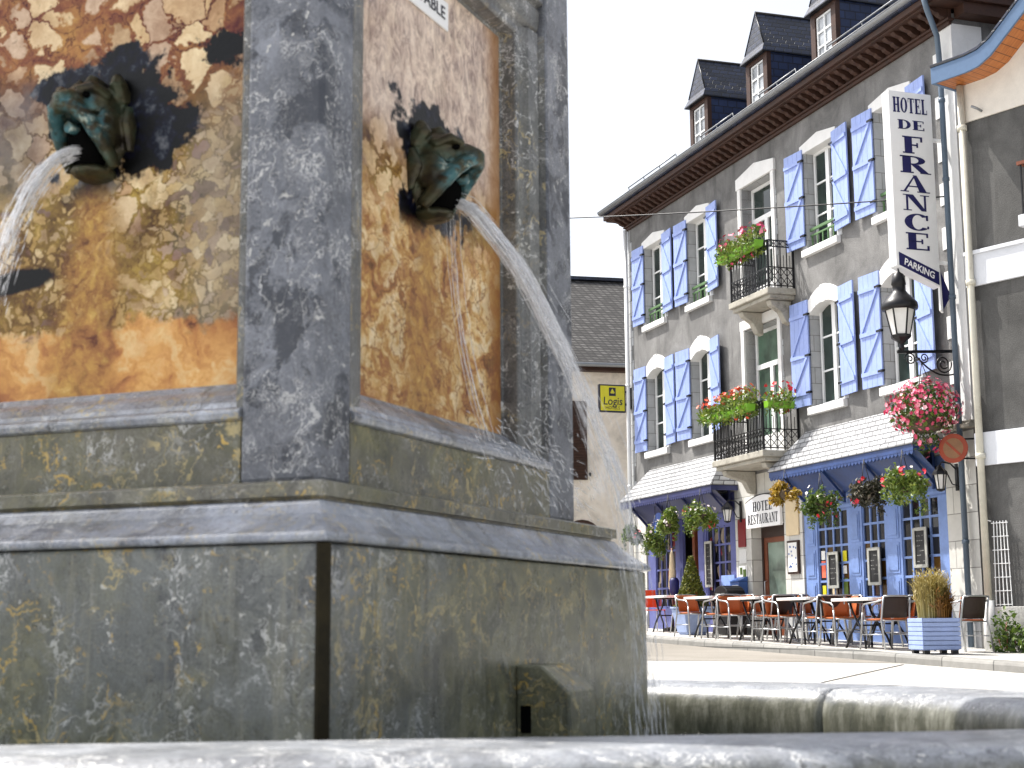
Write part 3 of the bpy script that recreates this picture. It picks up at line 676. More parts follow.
# water jets ---------------------------------------------------------
def jet(name, label, curve, seed, spread, n):
    """curve: points in the fountain frame"""
    rng = random.Random(seed)
    J = thing(name, label, 'water jet', CF + Z * (FB + EYE), ROT_F)
    pts = [Vector(p) for p in curve]
    def samp(t):
        k = t * (len(pts) - 1); i = min(int(k), len(pts) - 2); f = k - i
        p0, p1, p2, p3 = pts[max(i - 1, 0)], pts[i], pts[i + 1], pts[min(i + 2, len(pts) - 1)]
        return .5 * ((2 * p1) + (p2 - p0) * f + (2 * p0 - 5 * p1 + 4 * p2 - p3) * f * f + (3 * p1 - p0 - 3 * p2 + p3) * f ** 3)
    core = MB()
    buns = [Vector((rng.gauss(0, .55), rng.gauss(0, .35), rng.gauss(0, .6))) for _ in range(4)]
    for s_ in range(n):
        long_ = s_ < n * .2; mist = s_ > n * .72
        off = buns[s_ % 4] + Vector((rng.gauss(0, .28), rng.gauss(0, .2), rng.gauss(0, .28))) if not mist else Vector((rng.gauss(0, .9), rng.gauss(0, .6), rng.gauss(0, .9)))
        t0 = 0 if long_ else rng.random() ** 1.3 * .68 if rng.random() < .86 else rng.uniform(.5, .9)
        t1 = min(1, t0 + (rng.uniform(.3, .6) if long_ else rng.uniform(.05, .2)))
        ph = rng.uniform(0, 6); seg = 14; P = []; Rd = []; thick = rng.choice((.0006, .0009, .0013, .002)) * (.7 if mist else 1.25)
        for i in range(seg + 1):
            t = t0 + (t1 - t0) * i / seg
            w = min(.021, .009 + spread * .16) * (1 - .35 * t) + spread * t ** .9
            P.append(samp(t) + off * w + Vector((math.sin(t * 17 + ph), math.cos(t * 13 + ph), math.sin(t * 11 + ph))) * .003 * (1 + 4 * t))
            Rd.append(thick * (1 - .68 * t) * rng.uniform(.6, 1.3) * (math.sin(PI * min(1, max(.03, (i + .3) / (seg + .6)))) ** .5))
        core.tube(P, Rd, 5)
    core.build('strands', 'jet', J)
    sp = MB()
    for s_ in range(int(n * 3)):
        t = rng.uniform(.25, 1); a = rng.uniform(0, 2 * PI); w = .012 + spread * 2.0 * t * rng.random()
        p = samp(t) + Vector((math.cos(a), math.sin(a) * .6, math.sin(a))) * w
        d = (samp(min(1, t + .02)) - samp(t - .02)).normalized() * rng.uniform(.008, .04)
        sp.tube([p - d, p, p + d], [.0004, .0016, .0004], 5)
    struct(sp.build('spray', 'spray', J), 'stuff')
    return J
jx = 1.155
jet('water_jet', 'white water jet arcing away from the bronze mask below the enamel plaque', [(jx, .21, 1.368 + dz), (jx, .165, 1.343 + dz), (jx, .115, 1.302 + dz), (jx, -.02, 1.125 + dz), (jx, -.12, .938 + dz), (jx, -.205, .765 + dz), (jx, -.28, .583 + dz), (jx, -.345, .40 + dz), (jx, -.395, .12 + dz), (jx, -.425, -.29 + dz), (jx, -.44, -.47 + dz)], 3, .05, 250)
jet('water_jet', 'white water jet from the bronze mask on the pale panel without a plaque', [(.28, .985, 1.362 + dz), (.23, .985, 1.342 + dz), (.166, .985, 1.30 + dz), (.107, .985, 1.232 + dz), (.058, .985, 1.163 + dz), (.009, .985, 1.065 + dz), (-.03, .985, .96 + dz), (-.12, .985, .66 + dz), (-.2, .985, .3 + dz), (-.27, .985, -.1 + dz), (-.31, .985, -.47 + dz)], 5, .034, 150)
rng = random.Random(8)
dr = MB()                                               # dribble from the jaw, splashing on sill and cap
for _ in range(7):
    x = jx + rng.uniform(-.03, .03); y = .20 + rng.uniform(-.02, .02)
    P = [(x + rng.uniform(-.006, .006), y - .12 * (i / 12) ** 2, 2.20 - i / 12 * 0.73) for i in range(13)]
    dr.tube(P, [rng.uniform(.0006, .002) for _i in range(13)], 5)
for _ in range(230):
    k = rng.random(); x = jx + rng.gauss(.2, .24); y = .07 - .16 * k + rng.gauss(0, .02); z = (.56 - .22 * k) + dz + abs(rng.gauss(0, .07))
    d = Vector((rng.gauss(.3, .5), -.35, -rng.random() * 1.2)).normalized() * rng.uniform(.005, .03); p = Vector((x, y, z))
    dr.tube([p - d, p, p + d], [.0005, .002, .0005], 5)
o = struct(tag(dr.build('splash_drops', 'spray'), 'thin dribble and splashing drops below the mask under the enamel plaque', 'splash'), 'stuff')
o.location = CF + Z * (FB + EYE); o.rotation_euler = (0, 0, ROT_F)

# basin --------------------------------------------------------------
ctl = [(-2.7, 3.12), (-1.1, 3.31), (.41, 3.46), (1.0, 3.53), (1.38, 3.70), (1.55, 4.08), (1.55, 4.65), (1.36, 5.32), (1.05, 5.86), (.57, 6.30), (-.1, 6.75), (-1.1, 7.05), (-2.2, 6.95), (-3.1, 6.3), (-3.6, 5.3), (-3.55, 4.2), (-3.25, 3.4)]
def catmull(P, n):
    out = []; k = len(P); P = [Vector((x, y, 0)) for x, y in P]
    for i in range(k):
        p0, p1, p2, p3 = P[i - 1], P[i], P[(i + 1) % k], P[(i + 2) % k]
        for j in range(n):
            f = j / n; out.append(.5 * ((2 * p1) + (p2 - p0) * f + (2 * p0 - 5 * p1 + 4 * p2 - p3) * f * f + (3 * p1 - p0 - 3 * p2 + p3) * f ** 3))
    return out
cont = catmull(ctl, 10); nc = len(cont); RIM = -.24 + EYE
cen = Vector((-1.0, 5.1, 0))
nor = []
for i in range(nc):
    d = cont[(i + 1) % nc] - cont[i - 1]; n_ = Vector((d.y, -d.x, 0)).normalized()
    nor.append(n_ if n_.dot(cont[i] - cen) > 0 else -n_)
BAS = thing('fountain_basin', 'low curved stone basin of pale rounded coping round the fountain', 'basin', cen, 0)
BI = Matrix.Translation(-cen)
copro = [(.03, -.20), (-.03, -.20), (-.04, -.17), (-.04, -.085), (-.032, -.05), (-.012, -.02), (.02, -.004), (.06, 0), (.40, 0), (.445, -.008), (.475, -.03), (.49, -.07), (.49, -.17), (.48, -.20)]
def sweep(mb, idx, prof, trim=0):
    n = len(prof); vs = []
    for k, i in enumerate(idx):
        p = cont[i % nc].copy()
        if trim and k in (0, len(idx) - 1):
            q = cont[idx[1] % nc] if k == 0 else cont[idx[-2] % nc]; p += (q - p).normalized() * trim
        for o_, z_ in prof: vs.append(p + nor[i % nc] * o_ + Z * (RIM + z_))
    fs = []
    for k in range(len(idx) - 1):
        for j in range(n): fs.append((k * n + j, k * n + (j + 1) % n, (k + 1) * n + (j + 1) % n, (k + 1) * n + j))
    fs.append(tuple(range(n))); e = (len(idx) - 1) * n; fs.append(tuple(reversed(range(e, e + n))))
    mb.add(vs, fs, True)
def nearest(x, y): return min(range(nc), key=lambda i: (cont[i] - Vector((x, y, 0))).length)
brk = sorted(set([nearest(-2.2, 3.18), nearest(1.12, 3.57), nearest(1.54, 4.45), nearest(1.16, 5.68), nearest(-.6, 6.95), nearest(-2.3, 6.9), nearest(-3.5, 5.6), nearest(-3.4, 3.7)]))
for k in range(len(brk)):
    a = brk[k]; b = brk[(k + 1) % len(brk)]; b = b if b > a else b + nc
    mb = MB(BI); sweep(mb, list(range(a, b + 1)), copro, .007); mb.build('coping_stone', 'coping', BAS)
mb = MB(BI); sweep(mb, list(range(0, nc + 1)), [(0, -.201), (.44, -.201), (.44, -.78), (0, -.78)]); mb.build('basin_wall', 'algae', BAS)
mb = MB(BI); mb.add([c + nor[i] * .03 + Z * (EYE - .50) for i, c in enumerate(cont)], [tuple(range(nc))]); mb.build('basin_water', 'pool', BAS)
mb = MB(BI); mb.add([c + nor[i] * .03 + Z * (EYE - .875) for i, c in enumerate(cont)], [tuple(range(nc))]); mb.build('basin_floor', 'algae', BAS)

# ================================================================== GROUND
mb = MB()
us = [-160, -60, -40, -30, -20, -10, 0, 10, 22, 40, 80, 200]; ws = [-160, -60, -30, -12, 0, 2.32, 6, 12, 20, 40, 160]
def gv(u): return -.52 + .024 * max(-60, min(u, 22))
vs = [W(u, w, gv(u)) for u in us for w in ws]
mb.add(vs, [(i * len(ws) + j, (i + 1) * len(ws) + j, (i + 1) * len(ws) + j + 1, i * len(ws) + j + 1) for i in range(len(us) - 1) for j in range(len(ws) - 1)])
struct(mb.build('ground', 'ground'))
mb = MB()
rk = 2.33
mb.quad(*[W(u, w, gv(u) + .004) for u, w in ((-1.3, rk), (3.7, 10.8), (10.6, 10.8), (10.6, rk))])
mb.quad(*[W(u, w, gv(u) + .004) for u, w in ((10.6, rk), (10.6, 10.8), (22, 10.8), (22, rk))])
mb.quad(*[W(u, w, gv(u) + .004) for u, w in ((22, rk), (22, 10.8), (70, 10.8), (70, rk))])
struct(mb.build('road', 'road'))
mb = MB()                                                # line of sunk joint across the square
p, q = Vector((3.3, 16.6, 0)), Vector((5.2, 20.6, 0)); n_ = (q - p).normalized().cross(Z) * .018
mb.quad(*[Vector((t.x, t.y, ground_v(t) + EYE + .004)) for t in (p - n_, q - n_, q + n_, p + n_)])
struct(mb.build('paving_lines', 'joint'))
mb = MB()
mb.quad(*[W(u, w, walk_v(u)) for u, w in ((-25, 2.06), (-25, -.2), (18, -.2), (18, 2.06))])
mb.quad(*[W(u, w, walk_v(u)) for u, w in ((18, 2.06), (18, -.2), (18, -.2), (60, -.2))][:3])
struct(mb.build('pavement', 'pavement'))
mb = MB()
mb.prism([(2.05, -.2), (2.05, .003), (2.28, .003), (2.315, -.012), (2.33, -.04), (2.33, -.2)], -25, 18, 'YZ')
o = mb.build('kerb', 'kerb'); struct(o)
for v in o.data.vertices: v.co.z += .024 * v.co.x
o.location = W(0, 0, -.40); o.rotation_euler = (0, 0, ROT_H)

# ================================================================== THE HOTEL
HO = thing('hotel_building', 'three storey grey roughcast hotel with blue shutters and slate dormers', 'building', W(0, 0, HB), ROT_H)
HM = Matrix.Translation((0, 0, -HB))
def hb(): return MB(HM)
def wall_holes(mb, u0, u1, v0, v1, holes, w=0, depth=.26):
    cu = sorted(set([u0, u1] + [h[0] for h in holes] + [h[1] for h in holes])); cv = sorted(set([v0, v1] + [h[2] for h in holes] + [h[3] for h in holes]))
    for a, b in zip(cu, cu[1:]):
        for c, d in zip(cv, cv[1:]):
            m0, m1 = (a + b) / 2, (c + d) / 2
            if any(h[0] < m0 < h[1] and h[2] < m1 < h[3] for h in holes): continue
            mb.quad((a, w, c), (b, w, c), (b, w, d), (a, w, d))
WIN = [(11.33, 12.4), (8.98, 10.0), (3.72, 4.8), (1.3, 2.35)]
holes = [(a, b, 6.86, 8.73) for a, b in WIN] + [(a, b, 3.9, 5.82) for a, b in WIN]
holes += [(6.1, 7.4, 6.22, 8.75), (6.03, 7.43, 3.2, 5.8)]
gh = [(.8, 5.4, -.6, 2.62), (8.14, 12.7, -.6, 2.66), (6.1, 7.46, -.6, 1.9)]
mb = hb(); wall_holes(mb, 0, 13.42, 2.9, 9.46, holes)
DEPW = 10.0
mb.quad((0, 0, -.6), (0, -DEPW, -.6), (0, -DEPW, 9.6), (0, 0, 9.6)); mb.quad((13.42, 0, -.6), (13.42, -DEPW, -.6), (13.42, -DEPW, 9.6), (13.42, 0, 9.6))
mb.quad((0, -DEPW, -.6), (13.42, -DEPW, -.6), (13.42, -DEPW, 9.6), (0, -DEPW, 9.6))
mb.quad((0, 0, 9.46), (13.42, 0, 9.46), (13.42, 0, 9.6), (0, 0, 9.6))
mb.build('wall', 'stucco', HO, fix=False)
mb = hb(); wall_holes(mb, 0, 13.42, -.6, 2.9, gh, .0)
for a, b, c, d in gh:
    k = .31 if a > 6 and b < 8 else .2
    mb.quad((a, 0, c), (a, -k, c), (a, -k, d), (a, 0, d)); mb.quad((b, 0, c), (b, -k, c), (b, -k, d), (b, 0, d)); mb.quad((a, 0, d), (b, 0, d), (b, -k, d), (a, -k, d))
mb.build('ground_floor_wall', 'ashlar', HO, fix=False)
for a, b, c, d in holes:
    k = .24; mb = hb()
    mb.quad((a, 0, c), (a, -k, c), (a, -k, d), (a, 0, d)); mb.quad((b, 0, c), (b, -k, c), (b, -k, d), (b, 0, d)); mb.quad((a, 0, d), (b, 0, d), (b, -k, d), (a, -k, d)); mb.quad((a, 0, c), (b, 0, c), (b, -k, c), (a, -k, c))
    mb.build('window_reveal', 'reveal', HO, fix=False)
    for x, sg in ((a, -1), (b, 1)):                          # quoined jamb stones beside the opening
        h = c; i = 0; mb = hb()
        while h < d - .05:
            e = min(d, h + .31); wd = .10 if i % 2 else .17
            mb.box((x + sg * .001, -.02, h), (x + sg * wd, .012, e)); h = e; i += 1
        mb.build('jamb_stones', 'reveal', HO)
# corner quoins
mb = hb(); h = 2.95; i = 0
while h < 9.4:
    e = min(9.42, h + .36); wd = .34 if i % 2 else .52
    mb.box((-.012, -.55, h), (wd, .016, e)); h = e; i += 1
mb.build('corner_quoins', 'whitestone', HO)
mb = hb(); h = 2.95; i = 0
while h < 9.4:
    e = min(9.42, h + .36); wd = .14 if i % 2 else .24
    mb.box((13.42 - wd, -.3, h), (13.43, .014, e)); h = e; i += 1
mb.build('corner_quoins', 'reveal', HO)
mb = hb(); mb.box((-.06, -.05, 2.93), (.80, .13, 3.0)); mb.box((-.04, -.05, 3.0), (.78, .085, 3.05)); mb.build('stone_ledge', 'oldstone', HO, .01)
# windows
def casement(u0, u1, v0, v1, rows, curtain, arched=False, mat='glass'):
    w0 = -.17; f = .055; mid = (u0 + u1) / 2
    fr = hb()
    fr.box((u0, w0 - .06, v0), (u0 + f, w0, v1)); fr.box((u1 - f, w0 - .06, v0), (u1, w0, v1))
    fr.box((u0 + f, w0 - .058, v1 - f), (u1 - f, w0 - .002, v1)); fr.box((u0 + f, w0 - .058, v0), (u1 - f, w0 - .002, v0 + f))
    fr.box((mid - .06, w0 - .056, v0 + f), (mid + .06, w0 + .012, v1 - f))
    for k in range(1, rows):
        h = v0 + (v1 - v0) * k / rows
        fr.box((u0 + f, w0 - .05, h - .016), (mid - .06, w0 - .006, h + .016)); fr.box((mid + .06, w0 - .05, h - .016), (u1 - f, w0 - .006, h + .016))
    wn = fr.build('window', 'whitepaint', HO)
    pn = hb(); pn.box((u0 + .02, w0 - .04, v0 + .02), (mid - .02, w0 - .03, v1 - .02)); pn.build('pane', mat, wn); pn = hb(); pn.box((mid + .02, w0 - .04, v0 + .02), (u1 - .02, w0 - .03, v1 - .02)); pn.build('pane', mat, wn)
    return wn
def shutter(hinge, sgn, v0, v1, ang, kind):
    """board shutter folded back against the wall; sgn +1 = lies towards larger x"""
    wd = .6; s = MB(); h = v1 - v0; nb = 4
    for k in range(nb): s.box((k * wd / nb + .003, 0, 0), ((k + 1) * wd / nb - .003, .03, h))
    r = MB()
    L3 = [.12 * h, .47 * h, .86 * h] if kind else [.10 * h, .5 * h, .88 * h]
    for z in L3: r.box((.015, .031, z - .035), (wd - .015, .056, z + .035))
    for z0, z1 in ((L3[1], L3[2]), (L3[0], L3[1])):
        p, q = (wd - .05, z0 + .03), (.05, z1 - .03)
        r.bar((p[0], .043, p[1]), (q[0], .043, q[1]), .055, .024, (0, 1, 0))
    Mx = HM @ Matrix.Translation((hinge, .035, v0)) @ Matrix.Rotation(ang * sgn, 4, 'Z') @ Matrix.Diagonal((sgn, 1, 1, 1))
    out = MB(); out.M = Mx; out.add(s.v, s.f); o_ = out.build('shutter', 'blue', HO)
    out = MB(); out.M = Mx; out.add(r.v, r.f); out.build('ledge_and_brace', 'blue', o_)
    for z in L3: out = MB(); out.M = Mx; out.box((-.05, .01, z - .018), (.09, .064, z + .018)); out.build('hinge', 'iron', o_)
ri = random.Random(4)
for k, (a, b) in enumerate(WIN):
    casement(a + .03, b - .03, 6.9, 8.72, 3, 0); casement(a + .03, b - .03, 3.93, 5.82, 3, 0)
    for v0, v1, kind in ((6.95, 8.80, 0), (3.95, 5.92, 1)):
        shutter(b + .01, 1, v0, v1, rad(ri.uniform(2, 5)), kind); shutter(a - .01, -1, v0, v1, rad(ri.uniform(4, 9)), kind)
    s = hb(); s.box((a - .10, -.22, 6.73), (b + .10, .09, 6.86)); s.build('window_sill', 'whitestone', HO, .008)
    s = hb(); s.box((a - .10, -.22, 3.76), (b + .10, .09, 3.9)); s.build('window_sill', 'whitestone', HO, .008)
    m_ = (a + b) / 2
    s = hb(); s.prism([(a - .12, 8.72), (b + .12, 8.72), (b + .12, 8.88), (m_, 8.985), (a - .12, 8.88)], -.2, .04); s.build('window_lintel', 'whitestone', HO, .006)
    s = hb(); hw = (b - a) / 2; inn = []; out = []
    for j in range(13):
        t = -1 + j / 6; inn.append((m_ + t * (hw - .002), 5.62 + .17 * (1 - t * t))); out.append((m_ + t * (hw + .13), 5.80 + .29 * (1 - t * t)))
    s.prism(inn + out[::-1], -.2, .04); s.prism([(m_ - .07, 5.77), (m_ + .07, 5.77), (m_ + .09, 6.10), (m_ - .09, 6.10)], -.02, .05)
    s.build('window_lintel', 'whitestone', HO, .006)
    if k < 4:                                              # green wooden guard at the foot of the upper windows
        s = hb(); s.box((a + .005, -.09, 7.22), (b - .005, -.05, 7.27)); s.box((a + .005, -.09, 7.12), (b - .005, -.06, 7.15))
        for j in range(6): u_ = a + .06 + j * (b - a - .12) / 5; s.box((u_ - .012, -.085, 6.87), (u_ + .012, -.062, 7.12))
        s.build('window_guard', 'green_rail', HO)
# french doors on the balconies
def french(u0, u1, v0, v1, transom, mat):
    w0 = -.2; f = .07; mid = (u0 + u1) / 2; fr = hb()
    fr.box((u0, w0 - .06, v0), (u0 + f, w0, v1)); fr.box((u1 - f, w0 - .06, v0), (u1, w0, v1)); fr.box((u0 + f, w0 - .058, v1 - f), (u1 - f, w0 - .002, v1))
    fr.box((u0 + f, w0 - .056, transom - .05), (u1 - f, w0 + .01, transom + .05)); fr.box((mid - .06, w0 - .055, v0), (mid + .06, w0 + .012, transom - .05))
    fr.box((u0 + f, w0 - .05, v0), (mid - .06, w0 - .004, v0 + .45)); fr.box((mid + .06, w0 - .05, v0), (u1 - f, w0 - .004, v0 + .45))
    for h in (v0 + .45 + (transom - v0 - .45) * .5,):
        fr.box((u0 + f, w0 - .05, h - .018), (mid - .06, w0 - .006, h + .018)); fr.box((mid + .06, w0 - .05, h - .018), (u1 - f, w0 - .006, h + .018))
    d = fr.build('balcony_door', 'whitepaint', HO)
    for q0, q1, q2, q3 in ((u0 + .03, mid - .02, v0 + .4, transom - .02), (mid + .02, u1 - .03, v0 + .4, transom - .02), (u0 + .03, u1 - .03, transom + .02, v1 - .03)):
        pn = hb(); pn.box((q0, w0 - .04, q2), (q1, w0 - .03, q3)); pn.build('pane', mat, d)
french(6.13, 7.37, 6.24, 8.74, 8.05, 'glass'); french(6.06, 7.40, 3.22, 5.79, 5.05, 'glass_green')
s = hb(); s.box((5.97, -.2, 6.3), (6.1, .045, 8.76)); s.box((7.4, -.2, 6.3), (7.53, .045, 8.76)); s.prism([(5.93, 8.762), (7.57, 8.762), (7.57, 8.99), (6.75, 9.13), (5.93, 8.99)], -.2, .055); s.build('door_surround', 'whitestone', HO, .008)
s = hb(); s.box((5.9, -.2, 3.2), (6.03, .045, 5.82)); s.box((7.43, -.2, 3.2), (7.56, .045, 5.82)); s.prism([(5.88, 5.822), (7.58, 5.822), (7.58, 6.02), (5.88, 6.02)], -.2, .05); s.build('door_surround', 'whitestone', HO, .008)
# balconies
def balcony(u0, u1, wd, v, rail, diag):
    s = hb(); s.box((u0, .0, v - .12), (u1, wd, v)); s.box((u0 + .05, .0, v - .2), (u1 - .05, wd - .06, v - .12)); o_ = s.build('balcony', 'oldstone', HO, .015)
    for u_ in (u0 + .25, u1 - .25):
        b = hb(); b.prism([(.02, v - .21), (wd - .12, v - .21), (wd - .16, v - .3), (.25, v - .42), (.14, v - .62), (.02, v - .66)], u_ - .09, u_ + .09, 'YZ'); b.build('bracket', 'oldstone', o_, .015)
    r = hb(); t = .016
    def side(p, q):
        p = Vector(p); q = Vector(q); n = max(3, int((q - p).length / .125))
        for z in (v + .05, v + .4, v + rail - .12, v + rail): r.bar(p + Z * z, q + Z * z, .03 if z == v + rail else .02, .02)
        for k in range(n + 1):
            c = p.lerp(q, k / n); r.bar(c + Z * (v + .01), c + Z * (v + rail), t if 0 < k < n else .034, t if 0 < k < n else .034)
        for k in range(n):
            c, d = p.lerp(q, k / n), p.lerp(q, (k + 1) / n); m_ = (c + d) / 2
            for z0 in (v + .06, v + .23):
                r.bar(c + Z * z0, d + Z * (z0 + .165), .011, .011); r.bar(d + Z * z0, c + Z * (z0 + .165), .011, .011)
            ringp = [m_ + (d - c) * .36 * math.cos(a) + Z * (v + rail - .06 + .045 * math.sin(a)) for a in [2 * PI * j / 8 for j in range(8)]]
            for j in range(8): r.bar(ringp[j], ringp[(j + 1) % 8], .01, .01)
            r.bar(m_ + Z * (v + .4), m_ + Z * (v + .4 + (rail - .52) * .6), .01, .01)
    i = .05
    side((u0 + i, wd - i, 0), (u1 - i, wd - i, 0)); side((u0 + i, .02, 0), (u0 + i, wd - i, 0)); side((u1 - i, .02, 0), (u1 - i, wd - i, 0))
    r.build('railing', 'iron', o_)
balcony(5.33, 7.48, .8, 3.16, .92, 0); balcony(5.3, 6.95, .6, 6.24, .92, 0)
# cornice, gutter, roof
s = hb()
s.box((-.02, 0, 9.40), (13.44, .06, 9.46)); s.box((-.06, -.02, 9.46), (13.48, .10, 9.50))
s.box((-.3, -.05, 9.665), (13.72, .44, 9.70)); s.box((-.34, -.05, 9.70), (13.76, .50, 9.80))
s.box((-.02, .0, 9.50), (13.44, .05, 9.662))
s.box((-.34, -DEPW, 9.70), (-.02, -.052, 9.80)); s.box((-.28, -DEPW, 9.5), (-.014, -.052, 9.698))
s.build('cornice', 'wood_eave', HO, .006)
s = hb(); k = 0; u_ = .0
while u_ < 13.4:
    s.prism([(.05, 9.505), (.12, 9.51), (.2, 9.54), (.23, 9.575), (.33, 9.60), (.38, 9.64), (.38, 9.664), (.05, 9.664)], u_, u_ + .11, 'YZ'); u_ += .262
s.build('cornice_brackets', 'wood_eave', HO, .004)
s = hb(); gp = []
GR = .07
for j in range(9): a = PI + PI * j / 8; gp.append((.575 + GR * math.cos(a), 9.90 + GR * math.sin(a)))
for j in range(9): a = PI * 2 - PI * j / 8; gp.append((.575 + (GR - .01) * math.cos(a), 9.90 + (GR - .01) * math.sin(a)))
s.prism(gp, -.36, 13.78, 'YZ'); s.tube([(-.36, .647, 9.905), (13.78, .647, 9.905)], .011, 6)
s.build('gutter', 'zinc', HO)
RS = .60                                                   # roof slope
s = hb()
s.add([(-.36, .56, 9.9), (13.78, .56, 9.9), (10.2, -5, 9.9 + 5.56 * RS), (-.36, -5, 9.9 + 5.56 * RS), (13.78, -10.5, 9.9), (-.36, -10.5, 9.9), (-.36, .56, 9.81), (13.78, .56, 9.81), (13.78, -10.5, 9.81), (-.36, -10.5, 9.81)],
      [(0, 1, 2, 3), (1, 4, 2), (4, 5, 3, 2), (0, 3, 5), (0, 6, 7, 1), (1, 7, 8, 4), (4, 8, 9, 5), (5, 9, 6, 0), (6, 9, 8, 7)])
s.build('roof', 'slate', HO)
for a, b in ((13.1, 10.35), (9.05, 7.5), (6.35, 4.85), (3.65, .1)):
    s = hb()
    s.tube([(a, .1, 10.40), (b, .1, 10.40)], .016, 6); s.tube([(a, .1, 10.31), (b, .1, 10.31)], .012, 6); n = max(2, int(abs(a - b) / .9))
    for k in range(n + 1): u_ = a + (b - a) * k / n; s.tube([(u_, .1, 10.42), (u_, .02, 10.18)], .013, 5)
    s.build('snow_guard', 'zinc', HO)
def dormer(u0, u1):
    m_ = (u0 + u1) / 2; wf = -.2; vb, vt = 10.3, 11.50; ap = 12.42
    s = hb()
    s.box((u0, -4, vb), (u0 + .02, wf - .02, vt)); s.box((u1 - .02, -4, vb), (u1, wf - .02, vt))
    D = s.build('dormer', 'slate_side', HO)
    s = hb()
    s.box((u0 - .01, wf - .1, vb), (u0 + .16, wf, vt)); s.box((u1 - .16, wf - .1, vb), (u1 + .01, wf, vt)); s.box((u0 + .16, wf - .1, vt - .16), (u1 - .16, wf, vt)); s.box((u0 + .16, wf - .1, vb), (u1 - .16, wf + .02, vb + .12))
    s.build('dormer_frame', 'wood_eave', D, .006)
    s = hb(); a, b, c, d = u0 + .165, u1 - .165, vb + .125, vt - .165
    for x in (a, b - .04, m_ - .02): s.box((x, wf - .075, c), (x + .04, wf - .03, d))
    for k in range(4): h = c + (d - c - .035) * k / 3; s.box((a + .041, wf - .073, h), (m_ - .021, wf - .032, h + .035)); s.box((m_ + .021, wf - .073, h), (b - .041, wf - .032, h + .035))
    wn = s.build('dormer_window', 'whitepaint', D)
    s = hb(); s.box((a + .01, wf - .066, c + .01), (b - .01, wf - .056, d - .01)); s.build('pane', 'glass_sky', wn)
    s = hb(); e = .05
    # bell-cast hipped front, ridge running back into the roof
    s.add([(u0 - e, -.09, vt - .05), (u1 + e, -.09, vt - .05), (u0 - e, -4.4, vt - .06), (u1 + e, -4.4, vt - .06), (m_, -.22, ap), (m_, -4.4, ap), (u0 + .02, -.17, vt + .12), (u1 - .02, -.17, vt + .12), (u0 + .02, -4.4, vt + .13), (u1 - .02, -4.4, vt + .13),
           (u0 - e, -.09, vt - .075), (u1 + e, -.09, vt - .075), (u0 - e, -4.4, vt - .1), (u1 + e, -4.4, vt - .1)],
          [(0, 1, 7, 6), (6, 7, 4), (0, 6, 8, 2), (6, 4, 5, 8), (1, 3, 9, 7), (7, 9, 5, 4), (10, 11, 1, 0), (10, 0, 2, 12), (11, 13, 3, 1), (10, 12, 13, 11)])
    s.build('dormer_roof', 'slate', D)
    s = hb(); s.tube([(m_, -.22, ap + .01), (m_, -4.3, ap + .01)], .03, 6); s.tube([(u0 + .03, -.172, vt + .122), (m_, -.22, ap + .005), (u1 - .03, -.172, vt + .122)], .016, 5); s.build('ridge_cap', 'iron', D)
for a in (9.28, 6.52, 3.82): dormer(a, a + .9)
# down pipes
s = hb(); s.tube([(13.36, .10, 9.4), (13.36, .10, -.4)], .05, 10)
for h in (8, 5.6, 3.2, 1): s.tube([(13.36, .10, h - .03), (13.36, .10, h + .03)], .062, 10)
s.build('drainpipe', 'whitepaint', HO)
s = hb(); s.tube([(-.1, .58, 9.84), (-.1, .5, 9.55), (.08, .22, 9.22), (.2, .12, 9.0), (.2, .11, 8.6), (.2, .11, -.38)], .045, 10)
for h in (8.2, 6.9, 5.0, 3.3, 1.2): s.tube([(.2, .11, h - .03), (.2, .11, h + .03)], .056, 10)
s.build('drainpipe', 'bluepipe', HO)
for q in (((.05, .0, -.6), (.75, .035, .32)), ((5.47, .0, -.6), (6.04, .035, .1)), ((7.52, .0, -.6), (8.1, .035, .1))): s = hb(); s.box(*q); s.build('wall_foot', 'reveal', HO, .01)

